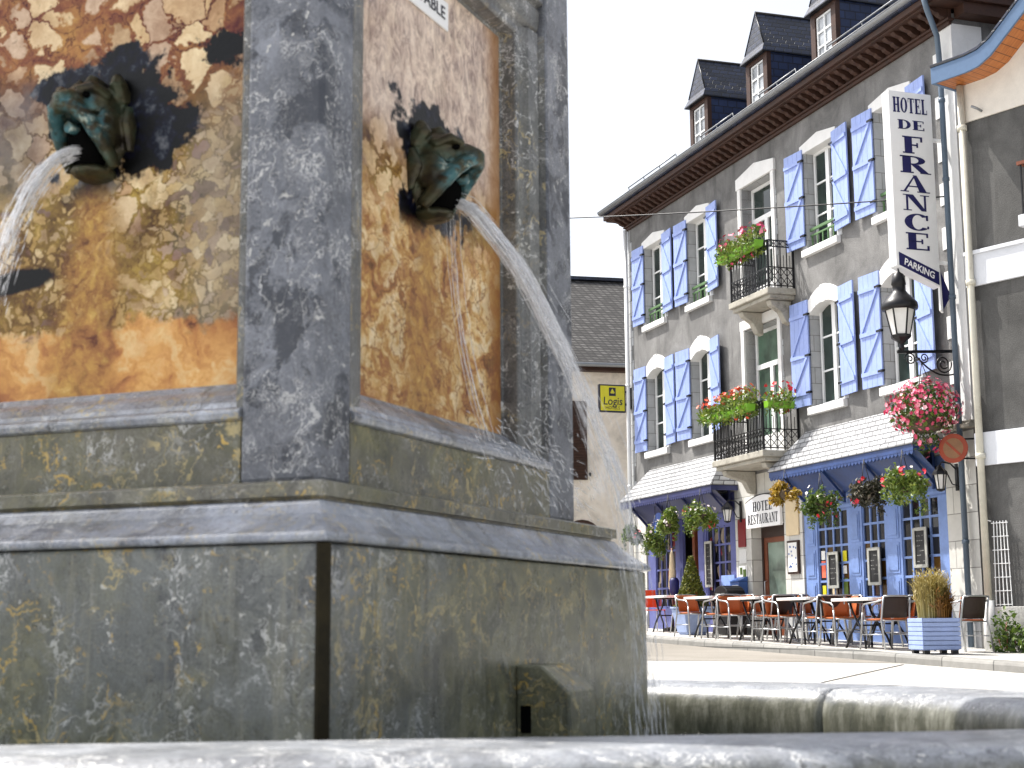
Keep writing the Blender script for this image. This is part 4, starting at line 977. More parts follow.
# slate canopies over the shopfronts
def canopy(u0, u1, name_mat):
    wd, vf, vt = .62, 2.78, 3.48; i = .42
    s = hb()
    s.add([(u0, 0, vf), (u0, wd, vf), (u1, wd, vf), (u1, 0, vf), (u0 + i, .03, vt), (u1 - i, .03, vt), (u0, 0, vf - .03), (u0, wd, vf - .03), (u1, wd, vf - .03), (u1, 0, vf - .03)],
          [(1, 2, 5, 4), (0, 1, 4), (2, 3, 5), (6, 9, 8, 7), (1, 7, 8, 2), (0, 6, 7, 1), (2, 8, 9, 3)])
    c = s.build('canopy', 'slate_sunlit', HO)
    s = hb()
    s.box((u0 + .02, wd - .05, vf - .13), (u1 - .02, wd - .02, vf - .032)); s.box((u0 + .02, .0, vf - .13), (u0 + .05, wd - .052, vf - .032)); s.box((u1 - .05, .0, vf - .13), (u1 - .02, wd - .052, vf - .032))
    n = int((u1 - u0) / .11)
    for k in range(n):                                       # scalloped edge
        a = u0 + .03 + k * (u1 - u0 - .06) / n; b = a + (u1 - u0 - .06) / n - .012; m_ = (a + b) / 2
        s.prism([(a, vf - .131), (b, vf - .131), (b, vf - .16), (m_, vf - .195), (a, vf - .16)], wd - .047, wd - .024)
    s.box((u0 + .06, .0, vf - .05), (u1 - .06, wd - .06, vf - .036))
    # boarded cove behind the valance
    s.quad((u0 + .15, .02, vf - .52), (u1 - .15, .02, vf - .52), (u1 - .06, wd - .07, vf - .06), (u0 + .06, wd - .07, vf - .06))
    s.build('canopy_fascia', name_mat, c)
    s = hb(); n = 4
    for k in range(n):
        u_ = u0 + .35 + k * (u1 - u0 - .7) / (n - 1)
        s = hb(); s.bar((u_, .03, vf - .62), (u_, wd - .1, vf - .1), .045, .045); s.bar((u_, .03, vf - .08), (u_, wd - .1, vf - .08), .04, .04); s.bar((u_, .04, vf - .7), (u_, .04, vf - .1), .045, .045)
        s.build('canopy_strut', name_mat, c)
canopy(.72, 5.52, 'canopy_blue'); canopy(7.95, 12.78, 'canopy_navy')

# shopfronts
def frame_panel(s, a, b, v0, v1, w):                         # raised and fielded panel
    s.box((a + .03, w, v0), (b - .03, w + .012, v1)); s.box((a + .07, w + .012, v0 + .05), (b - .07, w + .024, v1 - .05))
def glazed(s, p, a, b, v0, v1, cols, rows, w):               # glazing bars and panes
    for k in range(cols + 1):
        x = a + (b - a) * k / cols; s.box((x - .02, w - .02, v0), (x + .02, w + .02, v1))
    for k in range(rows + 1):
        h = v0 + (v1 - v0) * k / rows
        for c in range(cols): x0, x1 = a + (b - a) * c / cols + .02, a + (b - a) * (c + 1) / cols - .02; s.box((x0, w - .018, h - .02), (x1, w + .018, h + .02))
    for c in range(cols):
        for r in range(rows):
            x0, x1 = a + (b - a) * c / cols, a + (b - a) * (c + 1) / cols; h0, h1 = v0 + (v1 - v0) * r / rows, v0 + (v1 - v0) * (r + 1) / rows
            p.box((x0 + .012, w - .012, h0 + .012), (x1 - .012, w - .004, h1 - .012))
SF = hb(); PL = []
v0, v1 = -.55, 2.6; w = -.06
G3 = [(3.86, 4.92, 4), (2.67, 3.38, 3), (1.09, 2.16, 4)]
SF.box((.82, w - .04, 2.5), (5.38, w + .03, v1)); SF.box((.82, w - .04, 2.0), (5.38, w + .03, 2.1)); SF.box((.82, w - .04, v0), (5.38, w + .03, .06))
cuts = [.82] + [x for a, b, _ in G3[::-1] for x in (a, b)] + [5.38]
for k in range(0, len(cuts), 2):
    a, b = cuts[k], cuts[k + 1]; SF.box((a, w - .04, .062), (b, w + .03, 1.998)); SF.box((a, w - .04, 2.102), (b, w + .03, 2.498))
    if b - a > .28:
        frame_panel(SF, a + .04, b - .04, .12, .72, w + .03); frame_panel(SF, a + .04, b - .04, .8, 1.3, w + .03); frame_panel(SF, a + .04, b - .04, 1.38, 1.9, w + .03)
for a, b, c in G3:
    SF.box((a, w - .038, .062), (b, w + .02, .40)); frame_panel(SF, a + .05, b - .05, .1, .37, w + .02)
    for q in ((.42, 1.98, c, 5), (2.12, 2.48, c - 1, 1)): PN = hb(); glazed(SF, PN, a, b, *q, w - .01); PL.append(PN)
SF.box((.82, w + .03, 2.0), (5.38, w + .06, 2.06))
sfo = SF.build('shopfront', 'blue_front', HO); [PN.build('panes', 'shopglass', sfo, fix=False) for PN in PL]
# lettered stickers behind the left panes
for (u_, v_, wd, hh, mt) in ((4.05, 1.15, .16, .2, 'yellow'), (4.78, .95, .14, .3, 'coral'), (4.05, .62, .17, .3, 'leaf_lime'), (4.78, .55, .12, .22, 'yellow'), (4.42, .52, .16, .16, 'beige'), (4.05, .92, .13, .14, 'paper'), (4.78, 1.2, .13, .16, 'paper')):
    s = hb(); s.box((u_ - wd / 2, w - .003, v_ - hh / 2), (u_ + wd / 2, w + .002, v_ + hh / 2)); s.build('sticker', mt, sfo)
SF = hb(); PN = hb()
SF.box((8.16, w - .04, 2.45), (12.68, w + .03, 2.64)); SF.box((11.0, w - .04, v0), (12.68, w + .03, .35))
SF.box((12.25, w - .04, .352), (12.68, w + .03, 2.448)); SF.box((10.78, w - .04, .352), (11.15, w + .03, 2.448)); frame_panel(SF, 10.8, 11.13, .5, 1.2, w + .03); frame_panel(SF, 10.8, 11.13, 1.3, 2.3, w + .03)
PN2 = hb(); glazed(SF, PN2, 11.15, 12.25, .37, 2.43, 4, 5, w - .01)
SF.box((9.58, w - .04, v0), (9.98, w + .03, 2.448)); frame_panel(SF, 9.6, 9.96, -.2, .55, w + .03); frame_panel(SF, 9.6, 9.96, .65, 1.3, w + .03); frame_panel(SF, 9.6, 9.96, 1.4, 2.3, w + .03)
SF.box((8.16, w - .04, v0), (8.44, w + .03, 2.448)); SF.box((8.44, w - .04, 2.0), (9.58, w + .03, 2.448)); SF.box((8.44, w - .04, v0), (9.58, w + .03, .12))
glazed(SF, PN, 8.46, 9.56, .14, 1.98, 4, 5, w - .01)
sfl = SF.build('shopfront', 'violet_front', HO); PN.build('panes', 'bookglass', sfl, fix=False); PN2.build('panes', 'bookglass', sfl, fix=False)
s = hb(); s.box((9.98, -.7, v0), (10.78, -.66, 2.45)); s.build('dark_doorway', 'void', HO)
s = hb(); s.box((10.3, -.2, v0), (10.42, -.1, 2.445)); s.build('door_post', 'wood_door', HO)
# entrance door
s = hb(); s.box((6.1, -.30, -.5), (6.17, -.22, 1.9)); s.box((7.38, -.30, -.5), (7.46, -.22, 1.9)); s.box((6.17, -.30, 1.66), (7.38, -.22, 1.9)); dd = s.build('entrance_door', 'wood_dark', HO, .006)
s = hb(); s.box((6.17, -.285, -.5), (7.38, -.235, .46)); s.box((6.17, -.285, 1.56), (7.38, -.235, 1.66)); s.box((6.17, -.285, .46), (6.26, -.235, 1.56)); s.box((7.26, -.285, .46), (7.38, -.235, 1.56)); s.build('door_leaf', 'wood_door', dd, .005)
s = hb(); s.box((6.26, -.27, .46), (7.26, -.26, 1.56)); s.build('pane', 'glass_door', dd)
s = hb(); s.tube([(7.3, -.234, .52), (7.3, -.18, .54), (7.3, -.18, .8), (7.3, -.234, .82)], .013, 6); s.build('handle', 'alu', dd)

# ================================================================== THINGS ON THE FACADE
def at_h(name, label, cat, u, w_, v, group=None): return thing(name, label, cat, W(u, w_, v), ROT_H, group)
def alone(o, label, cat, u, w_, v):
    o.location = W(u, w_, v); o.rotation_euler = (0, 0, ROT_H); return tag(o, label, cat)
# tall projecting sign (its face looks along the street, towards smaller u)
T = at_h('projecting_sign', 'tall white projecting hotel sign with navy lettering and parking arrow above the lantern', 'sign', .27, .26, 5.16)
wd = .78; hl, hr = .30, 0.0; ht = 3.14                      # outer edge foot is higher: slanting foot
def S(y, z): return (y, z)                                   # y = out from the wall, z = up
s = MB(); s.prism([(0, hr), (wd, hl), (wd, ht), (0, ht)], -.0, .20, 'YZ'); s.build('sign_box', 'signwhite', T, .012)
s = MB()
def face(y_from_left, z): return Vector((-.004, wd - y_from_left, z))
fm = basis((-.006, wd, 0), (0, -1, 0), (0, 0, 1))
rows = (('HOTEL', .07, .62, 2.79, .25), ('DE', .14, .49, 2.52, .155), ('F', .21, .38, 2.13, .28), ('R', .15, .52, 1.81, .28), ('A', .15, .50, 1.50, .275), ('N', .17, .47, 1.20, .26), ('C', .18, .46, .88, .275), ('E', .19, .43, .57, .275))
for word, x0, ww, z0, hh in rows: serif_word(s, word, x0, z0, ww, hh, fm)
s.build('lettering', 'navy', T, fix=False)
s = MB(); s.prism([(.025, .035), (wd - .05, .315), (wd - .05, .52), (.025, .24)], -.006, -.001, 'YZ'); s.build('parking_band', 'navy', T)
s = MB(); sl = math.atan2(-(.265), wd - .08)
sans(s, 'PARKING', .155, basis((-.009, wd / 2 - .01, .274), (0, -math.cos(sl), math.sin(sl)), (0, 0, 1)), .004, .2, .58); s.build('lettering', 'signwhite', T, fix=False)
s = MB(); s.prism([(-.01, .28), (-.19, -.12), (-.02, -.38)], .02, .05, 'YZ'); s.build('arrow_head', 'navy', T)
s = MB(); s.prism([(.012, .34), (-.01, .30), (-.03, -.40), (.012, -.36)], .012, .06, 'YZ'); s.build('arrow_edge', 'signwhite', T)
s = MB()
for z in (2.42, .42): s.bar((.1, 0, z), (.1, -.255, z), .05, .05)
s.build('sign_bracket', 'signwhite', T)

# yellow square sign at the far corner
T = at_h('square_sign', 'small yellow square sign with black emblem beside the white drainpipe', 'sign', 13.34, .12, 4.95)
s = MB(); s.box((0, .05, 0), (.09, .73, .66)); s.build('sign_box', 'ink', T, .008)
s = MB(); s.box((-.006, .085, .035), (-.001, .695, .625)); s.build('sign_face', 'yellow', T)
s = MB(); s.box((-.012, .31, .385), (-.007, .48, .585)); e_ = s.build('emblem', 'ink', T)
s = MB(); s.prism([(.35, .445), (.44, .445), (.44, .46), (.455, .46), (.395, .56), (.335, .46), (.35, .46)], -.017, -.013, 'YZ'); e2 = s.build('hut_mark', 'yellow', e_)
s = MB(); sans(s, 'Logis', .27, basis((-.012, .39, .255), (0, -1, 0), (0, 0, 1)), .002, .1, .48); sans(s, 'HOTELS', .1, basis((-.012, .39, .1), (0, -1, 0), (0, 0, 1)), 0, 0, .36); s.build('lettering', 'ink', T, fix=False)
s = MB(); s.bar((.045, .1, .2), (.045, -.08, .2), .05, .05); s.bar((.045, .1, .5), (.045, -.08, .5), .05, .05); s.box((.0, -.1, .1), (.09, -.06, .6)); s.build('sign_bracket', 'iron', T)

# arched name board above the entrance
T = at_h('name_board', 'white arched hotel restaurant name board above the entrance door', 'sign', 6.8, .02, 1.84)
s = MB(); top = [(-.70 + 1.4 * j / 12, .50 + .13 * (1 - (-1 + j / 6) ** 2)) for j in range(13)]
s.prism([(-.70, 0), (.70, 0)] + top[::-1], 0, .06, 'XZ'); s.build('board', 'signwhite', T, .006)
s = MB(); bmx = basis((0, .064, 0), (-1, 0, 0), (0, 0, 1))
serif_word(s, 'HOTEL', -.40, .315, .80, .19, bmx); serif_word(s, 'RESTAURANT', -.62, .07, 1.24, .19, bmx, .07); s.build('lettering', 'ink', T, fix=False)
s = MB(); s.tube([(x, .05, z + .005) for x, z in top], .014, 6); s.build('board_edge', 'iron', T)

# round no parking sign on two arms
T = thing('no_parking_sign', 'faded red round no parking sign on two thin arms beside the blue shopfront', 'sign', W(.02, .36, 2.6), ROT_H + rad(38))
def disc(mb, r, y0, y1, n=32, cz=0): mb.prism([(r * math.cos(2 * PI * k / n), cz + r * math.sin(2 * PI * k / n)) for k in range(n)], y0, y1, 'XZ')
s = MB(); disc(s, .225, 0, .012); s.build('sign_rim', 'redbrown', T, .003)
s = MB(); disc(s, .155, .0125, .0145); s.build('sign_field', 'tan_sign', T)
s = MB(); s.bar((.105, .0165, .105), (-.105, .0165, -.105), .034, .003, (0, 1, 0)); s.build('slash', 'redbrown', T)
for z in (.14, -.16): s = MB(); s.bar((0, -.012, z), (-.42, -.19, z), .025, .025); s.build('arm', 'iron', T)

# street lamp on its scrolled bracket
T = at_h('wall_street_lamp', 'black wall mounted street lantern on a long scrolled iron bracket below the tall sign', 'street lamp', .3, .06, 3.9)
s = MB(); s.bar((0, 0, .26), (0, 1.02, .2), .035, .045); s.box((-.03, -.06, -.12), (.03, .0, .42))
def spiral(cy, cz, r, turns, sgn, st): return [(0, cy + r * (1 - .8 * t) * math.cos(st + sgn * t * turns * 2 * PI), cz + r * (1 - .8 * t) * math.sin(st + sgn * t * turns * 2 * PI)) for t in [k / 40 for k in range(41)]]
s.tube(spiral(.21, .05, .15, 2, 1, PI * .9), .013, 6); s.tube(spiral(.55, .13, .085, 1.7, -1, 0), .011, 6); s.tube(spiral(.80, .1, .10, 1.8, 1, 0), .012, 6)
s.tube([(0, .02, -.1)] + [(0, .02 + .68 * t, -.1 - .06 * math.sin(PI * t) + .26 * t * t) for t in [k / 12 for k in range(1, 13)]], .014, 6)
s.build('bracket', 'iron', T)
LYC = .94
s = MB(); s.lathe([(.02, .22), (.05, .26), (.035, .33), (.075, .37), (.15, .42), (.16, .46), (.145, .47)], 8, (0, LYC, 0), False); s.build('lamp_cup', 'iron', T)
s = MB(); s.lathe([(.135, .475), (.215, .86)], 6, (0, LYC, 0), False); s.build('lamp_glass', 'lampglass', T)
s = MB()
for k in range(6):
    a = 2 * PI * k / 6; s.bar((.138 * math.cos(a), LYC + .138 * math.sin(a), .47), (.22 * math.cos(a), LYC + .22 * math.sin(a), .87), .02, .02)
s.lathe([(.27, .862), (.285, .90), (.275, .96), (.21, 1.04), (.13, 1.12), (.10, 1.17), (.10, 1.25), (.115, 1.26), (.105, 1.33), (.085, 1.42), (.03, 1.46), (.012, 1.52)], 16, (0, LYC, 0)); s.build('lamp_cap', 'iron', T)

# wall lanterns
for u_, lab in ((.45, 'small black lantern on the wall under the no parking sign'), (7.82, 'small black lantern on the wall between canopy and arched name board')):
    T = at_h('wall_lantern', lab, 'lantern', u_, .02, 2.0, 'small lanterns on the facade')
    s = MB(); s.box((-.03, 0, .0), (.03, .025, .42)); s.tube([(0, .02, .33), (0, .12, .42), (0, .27, .44), (0, .31, .38)], .012, 6); s.tube([(0, .02, .08), (0, .1, .1), (0, .2, .3)], .01, 5); s.build('bracket', 'iron', T)
    s = MB(); s.lathe([(.055, .02), (.09, .24)], 6, (0, .31, 0), False); s.build('lamp_glass', 'lampglass', T)
    s = MB(); s.lathe([(.12, .241), (.11, .29), (.05, .35), (.02, .39)], 6, (0, .31, 0), False); s.lathe([(.02, -.02), (.06, .0), (.065, .02)], 6, (0, .31, 0), False)
    for k in range(6): a = 2 * PI * k / 6; s.bar((.057 * math.cos(a), .31 + .057 * math.sin(a), .01), (.093 * math.cos(a), .31 + .093 * math.sin(a), .245), .012, .012)
    s.build('lamp_cap', 'iron', T)

# chalkboards
def chalkboard(label, u0, u1, v0, v1, seed):
    T = at_h('chalkboard', label, 'chalkboard', (u0 + u1) / 2, .0, v0, 'framed menu chalkboards on the panes'); a = (u1 - u0) / 2; h = v1 - v0; r = random.Random(seed)
    s = MB(); s.box((-a, .0, 0), (a, .025, h)); s.build('board', 'board', T)
    s = MB(); f = .05; s.box((-a - .01, .026, 0), (-a + f, .045, h)); s.box((a - f, .026, 0), (a + .01, .045, h)); s.box((-a + f, .026, 0), (a - f, .045, f)); s.box((-a + f, .026, h - f), (a - f, .045, h)); s.build('board_frame', 'boardframe', T, .004)
    s = MB(); z = h - .13
    while z > .1:
        x = a - f - .03
        while x > -a + f + .05:
            l = r.uniform(.02, .07)
            if r.random() < .75: s.bar((x, .0275, z), (max(x - l, -a + f + .02), .0275, z + r.uniform(-.006, .006)), .012, .002, (0, 1, 0))
            x -= l + .018
        z -= r.uniform(.06, .1)
    s.build('chalk_writing', 'chalk', T)
chalkboard('small framed chalkboard low on the blue window among stickers', 4.12, 4.48, .6, 1.24, 1)
chalkboard('framed chalkboard on the narrow middle blue door', 2.75, 3.13, .62, 1.25, 2)
chalkboard('framed chalkboard hung highest, on the blue window behind the slatted planter', 1.35, 1.73, .86, 1.5, 3)
chalkboard('tall dim chalkboard on the violet door', 9.2, 9.52, .75, 1.7, 4)

# menu case, posters, letter box
T = at_h('menu_case', 'dark framed menu case between the entrance and the blue shopfront', 'display case', 5.72, .0, .9)
s = MB(); s.box((-.21, 0, 0), (.21, .05, .62)); s.build('case', 'wood_dark', T, .005)
s = MB(); s.box((-.17, .051, .04), (.17, .055, .58)); p_ = s.build('menu_sheet', 'paper', T)
s = MB(); r = random.Random(5)
for k in range(14): x = r.uniform(-.14, .14); z = r.uniform(.08, .54); s.box((x - .02, .0565, z - .02), (x + .02, .058, z + .012))
s.build('print', 'mailblue', p_)
T = at_h('wall_panel', 'plain beige panel on the wall above the menu case', 'panel', 5.74, .0, 1.62)
s = MB(); s.box((-.24, 0, 0), (.24, .03, .72)); s.build('board', 'beige', T, .004)
s = MB(); s.box((-.16, 0, 0), (.16, .03, .56)); alone(s.build('enamel_plate', 'red', None, .02), 'dark red enamel plate on the pale pier beside the entrance', 'plate', 7.83, .0, 1.5)
s = MB(); s.box((-.15, 0, 0), (.15, .012, .28)); alone(s.build('notice_sheet', 'paper'), 'white notice sheet under the dark red enamel plate', 'notice', 7.83, .0, 1.18)
T = at_h('photo_notice', 'notice with pictures under the white sheet beside the entrance', 'notice', 7.83, .0, .86)
s = MB(); s.box((-.16, 0, 0), (.16, .012, .27)); k = s.build('sheet', 'paper', T)
s = MB(); s.box((-.13, .013, .03), (.0, .016, .2)); s.box((.03, .013, .1), (.13, .016, .24)); s.build('picture', 'leaf', k)
T = at_h('letter_box', 'blue letter box with white stripe below the wall notices', 'letter box', 7.86, .0, .46)
s = MB(); s.box((-.2, 0, 0), (.2, .2, .36)); s.prism([(0, .361), (.23, .361), (0, .46)], -.21, .21, 'YZ'); s.build('box', 'mailblue', T, .012)
s = MB(); s.box((-.17, .201, .25), (.1, .205, .29)); s.build('stripe', 'signwhite', T)
s = MB(); s.box((-.33, 0, 0), (.27, .015, .42)); alone(s.build('blue_notice', worn('pale blue paper', (.22, .33, .66), .6)), 'pale blue paper pinned across the violet door panes', 'notice', 8.55, .0, .55)
T = at_h('oval_sign', 'plain blue oval sign hanging before the violet window', 'sign', 11.1, .36, 1.62)
s = MB(); s.prism([(.34 * math.cos(2 * PI * k / 28), .4 + .4 * math.sin(2 * PI * k / 28)) for k in range(28)], 0, .03, 'XZ'); s.build('board', worn('deep blue sign paint', (.06, .12, .42), .4), T, .006)
s = MB(); s.bar((-.2, .015, .72), (-.2, .015, 1.0), .012, .012); s.bar((.2, .015, .72), (.2, .015, 1.0), .012, .012); s.build('hanger', 'iron', T)

# hanging baskets
def basket(label, u_, w_, v_, kind, seed, r=(.3, .3, .24), hang=.45):
    T = at_h('hanging_basket', label, 'flower basket', u_, w_, v_ - .3, 'hanging baskets along the canopies'); rng = random.Random(seed); c = (0, 0, .34)
    s = MB(); s.lathe([(.03, .1), (.08, .13), (.11, .19), (.12, .26), (.1, .27)] if kind != 'grey' else [(.05, .02), (.12, .06), (.17, .16), (.18, .27), (.15, .28)], 14); s.build('basket', 'greycone' if kind == 'grey' else 'coir', T)
    s = MB()
    for k in range(3): a = 2 * PI * k / 3; s.tube([(.115 * math.cos(a), .115 * math.sin(a), .26), (0, 0, .34 + hang)], .006, 5)
    s.build('hanger', 'iron', T)
    lm = {'lime': 'leaf_lime', 'dark': 'leaf_dark', 'gold': 'leaf_gold', 'pale': 'leaf_lime'}.get(kind, 'leaf')
    s = MB()
    for k in range(12):                                       # uneven clumps spilling over the rim
        a = rng.uniform(0, 2 * PI); q = rng.uniform(.3, .85)
        leaves(s, rng, (r[0] * q * math.cos(a), r[1] * q * math.sin(a), rng.uniform(.08, .42)), (r[0] * rng.uniform(.35, .62), r[1] * rng.uniform(.35, .62), r[2] * rng.uniform(.4, .75)), 75, .046, inner=.2, droop=.1)
    for k in range(5 if kind != 'gold' else 1):               # hanging trails
        a = rng.uniform(0, 2 * PI); x, y = r[0] * .8 * math.cos(a), r[1] * .8 * math.sin(a); ln_ = rng.uniform(.12, .42)
        for j in range(5): leaves(s, rng, (x * (1 + .05 * j), y * (1 + .05 * j), .2 - ln_ * j / 4), (.07, .07, .06), 9, .036, inner=.1)
    s.build('foliage', lm, T, fix=False)
    if kind != 'gold':
        s = MB(); n = {'lime': 12, 'dark': 8, 'grey': 14, 'pink': 17, 'pale': 20}.get(kind, 16)
        for k in range(max(3, n // 4)):
            a = rng.uniform(0, 2 * PI); el = rng.uniform(-.9, .8)
            blooms(s, rng, (r[0] * math.cos(a) * math.cos(el), r[1] * math.sin(a) * math.cos(el), .26 + r[2] * 1.2 * math.sin(el)), (.07, .07, .07), 4, .038, .5)
        s.build('blossom', 'whiteflower' if kind == 'pale' else 'redflower', T, fix=False)
    if kind in ('lime', 'pink'):
        s = MB(); blooms(s, rng, (0, 0, .3), (r[0] * .95, r[1] * .95, r[2] * .9), 11, .033, .75, -.2); s.build('white_blossom', 'whiteflower', T, fix=False)
    return T
basket('trailing basket of red flowers hanging over the stickered blue window', 3.38, .75, 2.05, 'pink', 11, (.32, .32, .3))
basket('dark bronze leaved basket hanging over the narrow blue door', 1.95, .75, 2.14, 'dark', 12, (.30, .3, .22))
basket('lime green basket with white flowers beside the no parking sign', .82, .75, 2.17, 'lime', 13, (.36, .34, .26))
basket('golden leaved basket hanging in front of the arched name board', 4.62, .75, 2.38, 'gold', 14, (.26, .24, .11), .3)
basket('grey pot of red flowers hanging by the white drainpipe', 12.3, .5, 2.1, 'grey', 15, (.26, .26, .14))
basket('long pale trailing basket at the outer edge of the violet shopfront', 10.8, .6, 1.85, 'pale', 16, (.2, .2, .42))
basket('pale basket hanging before the blue oval sign', 9.75, .75, 2.2, 'pale', 17, (.24, .24, .22))
basket('lime green basket with red flowers over the violet door', 8.15, .75, 2.2, 'lime', 18, (.34, .32, .3))
# the big flower ball under the lamp bracket
T = at_h('flower_ball', 'huge ball of pink trailing flowers hanging under the lamp bracket', 'flower basket', .3, .66, 2.75); rng = random.Random(21)
s = MB(); s.lathe([(.08, .1), (.25, .16), (.3, .35), (.28, .4)], 16); s.build('basket', 'coir', T)
s = MB()
for k in range(3): a = 2 * PI * k / 3; s.tube([(.27 * math.cos(a), .27 * math.sin(a), .38), (0, 0, 1.2)], .008, 5)
s.build('hanger', 'iron', T)
s = MB(); leaves(s, rng, (0, 0, .52), (.5, .5, .4), 1100, .045, inner=.25, droop=.2); leaves(s, rng, (.0, -.0, .05), (.2, .2, .3), 220, .04, inner=.3); s.build('foliage', 'leaf', T, fix=False)
s = MB(); blooms(s, rng, (0, 0, .50), (.53, .53, .43), 620, .034, .8, -.85); blooms(s, rng, (0, 0, .05), (.22, .22, .3), 40, .042, .8); s.build('blossom', 'pink', T, fix=False)

# flower boxes on the balconies
def flowerbox(label, p, q, v_, fl, seed, mat='lime', nb=1):
    u_, w_ = (p[0] + q[0]) / 2, (p[1] + q[1]) / 2; d = Vector((q[0] - p[0], q[1] - p[1], 0)); ln = d.length; an = math.atan2(d.y, d.x)
    T = thing('flower_box', label, 'flower box', W(u_, w_, v_), ROT_H + an, 'flower boxes on the balconies'); rng = random.Random(seed)
    s = MB()
    s.prism([(-.08, .05), (.08, .05), (.10, .18), (-.10, .18)], -ln / 2, ln / 2, 'YZ'); s.build('trough', mat, T, .01)
    s = MB(); n = max(2, int(ln / .22))
    for k in range(n): x = -ln / 2 + ln * (k + .5) / n; hh = rng.uniform(.22, .36); leaves(s, rng, (x, rng.uniform(-.03, .06), hh), (.17, .19, rng.uniform(.12, .24)), 85, .045, inner=.2); leaves(s, rng, (x, .13, .12), (.16, .08, .2), rng.randint(25, 80), .05); leaves(s, rng, (x, -.12, .12), (.16, .06, .18), 25, .05)
    s.build('foliage', 'leaf_lime', T, fix=False)
    s = MB()
    for k in range(n):
        x = -ln / 2 + ln * (k + .5) / n; blooms(s, rng, (x, 0, .34), (.17, .19, .2), 9, .045, .9, -.2)
        if k % 2: blooms(s, rng, (x, .1, .05), (.1, .06, .12), 4, .042, .8)
    s.build('blossom', fl, T, fix=False); return T
flowerbox('lime green trough of coral geraniums on the front rail of the lower balcony', (7.5, .92), (5.5, .92), 3.86, 'coral', 31)
flowerbox('small lime green trough of red flowers on the lower balcony side rail', (5.24, .75), (5.24, .2), 3.88, 'redflower', 32)
flowerbox('lime green trough of pink geraniums on the upper balcony rail', (7.0, .72), (5.35, .72), 6.98, 'pink', 33)

# wire across the street front
s = MB(); a_ = W(.2, .12, 6.62); b_ = Vector((-13, 40, 12.85)); P = [a_.lerp(b_, t / 24) - Z * .62 * math.sin(PI * t / 24) for t in range(25)]
s.tube(P, .012, 5); tag(s.build('overhead_wire', 'iron'), 'thin black wire strung across the hotel front', 'cable')

# ================================================================== TERRACE
def make_chair(name, label, seat_m, back_m, grp):
    T = thing(name, label, 'chair', (0, 0, 0), 0, grp)        # faces +x
    s = MB(); s.prism([(-.21, -.2), (.2, -.215), (.225, -.19), (.225, .19), (.2, .215), (-.21, .2)], .425, .452, 'XY'); s.build('seat', seat_m, T, .008)
    s = MB(); n = 8                                             # curved woven back
    vs = []; fs = []
    for i in range(n + 1):
        t = -1 + 2 * i / n; y = .215 * t; xb = -.225 + .05 * t * t
        for k, (dx, z) in enumerate(((0, .46), (-.025, .58), (-.055, .73), (-.068, .765))): vs += [(xb + dx, y, z), (xb + dx - .014, y, z)]
    for i in range(n):
        for k in range(3):
            a = i * 8 + k * 2; b = a + 8; fs += [(a, b, b + 2, a + 2), (a + 1, a + 3, b + 3, b + 1)]
        fs += [(i * 8 + 6, i * 8 + 14, i * 8 + 15, i * 8 + 7), (i * 8, i * 8 + 1, i * 8 + 9, i * 8 + 8)]
    fs += [(0, 2, 3, 1), (2, 4, 5, 3), (4, 6, 7, 5)]; e = n * 8; fs += [(e, e + 1, e + 3, e + 2), (e + 2, e + 3, e + 5, e + 4), (e + 4, e + 5, e + 7, e + 6)]
    s.add(vs, fs, True); bk_ = s.build('backrest', back_m, T)
    s = MB(); vs = [Vector(v) + Vector((-.016, 0, 0)) for v in vs]; s.add(vs, fs, True); s.build('shaded_back', 'shaded_weave', bk_)  # second skin behind the back, coloured dark to stand for shade
    for sx, sy in ((1, 1), (1, -1), (-1, 1), (-1, -1)):
        s = MB()
        if sx > 0: s.tube([(.30, .27 * sy, 0), (.24, .255 * sy, .43), (.225, .252 * sy, .55)], .0145, 7)
        else: s.tube([(-.33, .25 * sy, 0), (-.24, .235 * sy, .42), (-.262, .228 * sy, .58), (-.305, .222 * sy, .765)], .0145, 7)
        s.build('leg', 'alu', T)
    for sy in (1, -1):
        s = MB(); s.tube([(.225, .252 * sy, .54), (.215, .255 * sy, .62), (.16, .26 * sy, .66), (0, .265 * sy, .675), (-.16, .25 * sy, .69), (-.288, .226 * sy, .72)], .0145, 7); s.build('armrest', 'alu', T)
    for x, y in ((.235, .25), (-.235, .235)): s = MB(); s.tube([(x, y, .42), (x, -y, .42)], .011, 6); s.build('seat_rail', 'alu', T)
    for y in (1, -1): s = MB(); s.tube([(.27, .26 * y, .22), (-.285, .245 * y, .22)], .009, 6); s.build('stretcher', 'alu', T)
    s = MB(); s.tube([(-.306, .222, .768), (-.318, .12, .775), (-.318, -.12, .775), (-.306, -.222, .768)], .0135, 7); s.build('top_rail', 'alu', T)
    return T
def make_table(name, label, grp):
    T = thing(name, label, 'table', (0, 0, 0), 0, grp)
    s = MB(); a, b, c = .56, .30, .05; s.prism([(-a + c, -b), (a - c, -b), (a, -b + c), (a, b - c), (a - c, b), (-a + c, b), (-a, b - c), (-a, -b + c)], .70, .745, 'XY'); s.build('tabletop', 'tabletop', T, .006)
    for sx in (-1, 1):
        s = MB(); s.tube([(.27 * sx, .21, .0), (.2 * sx, .18, .18), (-.12 * sx, .16, .52), (-.2 * sx, .16, .678)], .017, 7); s.tube([(.27 * sx, -.24, .0), (.2 * sx, -.2, .18), (-.12 * sx, -.16, .52), (-.2 * sx, -.16, .678)], .017, 7); s.build('leg', 'iron', T)
    s = MB(); s.bar((0, -.19, .34), (0, .19, .34), .025, .025); s.build('cross_bar', 'iron', T); s = MB(); s.box((-.22, -.2, .67), (.22, .2, .699)); s.build('leg_frame', 'iron', T)
    return T
chA = make_chair('terrace_chair', 'orange woven armchair', 'orange', 'orange', 'woven armchairs of the terrace')
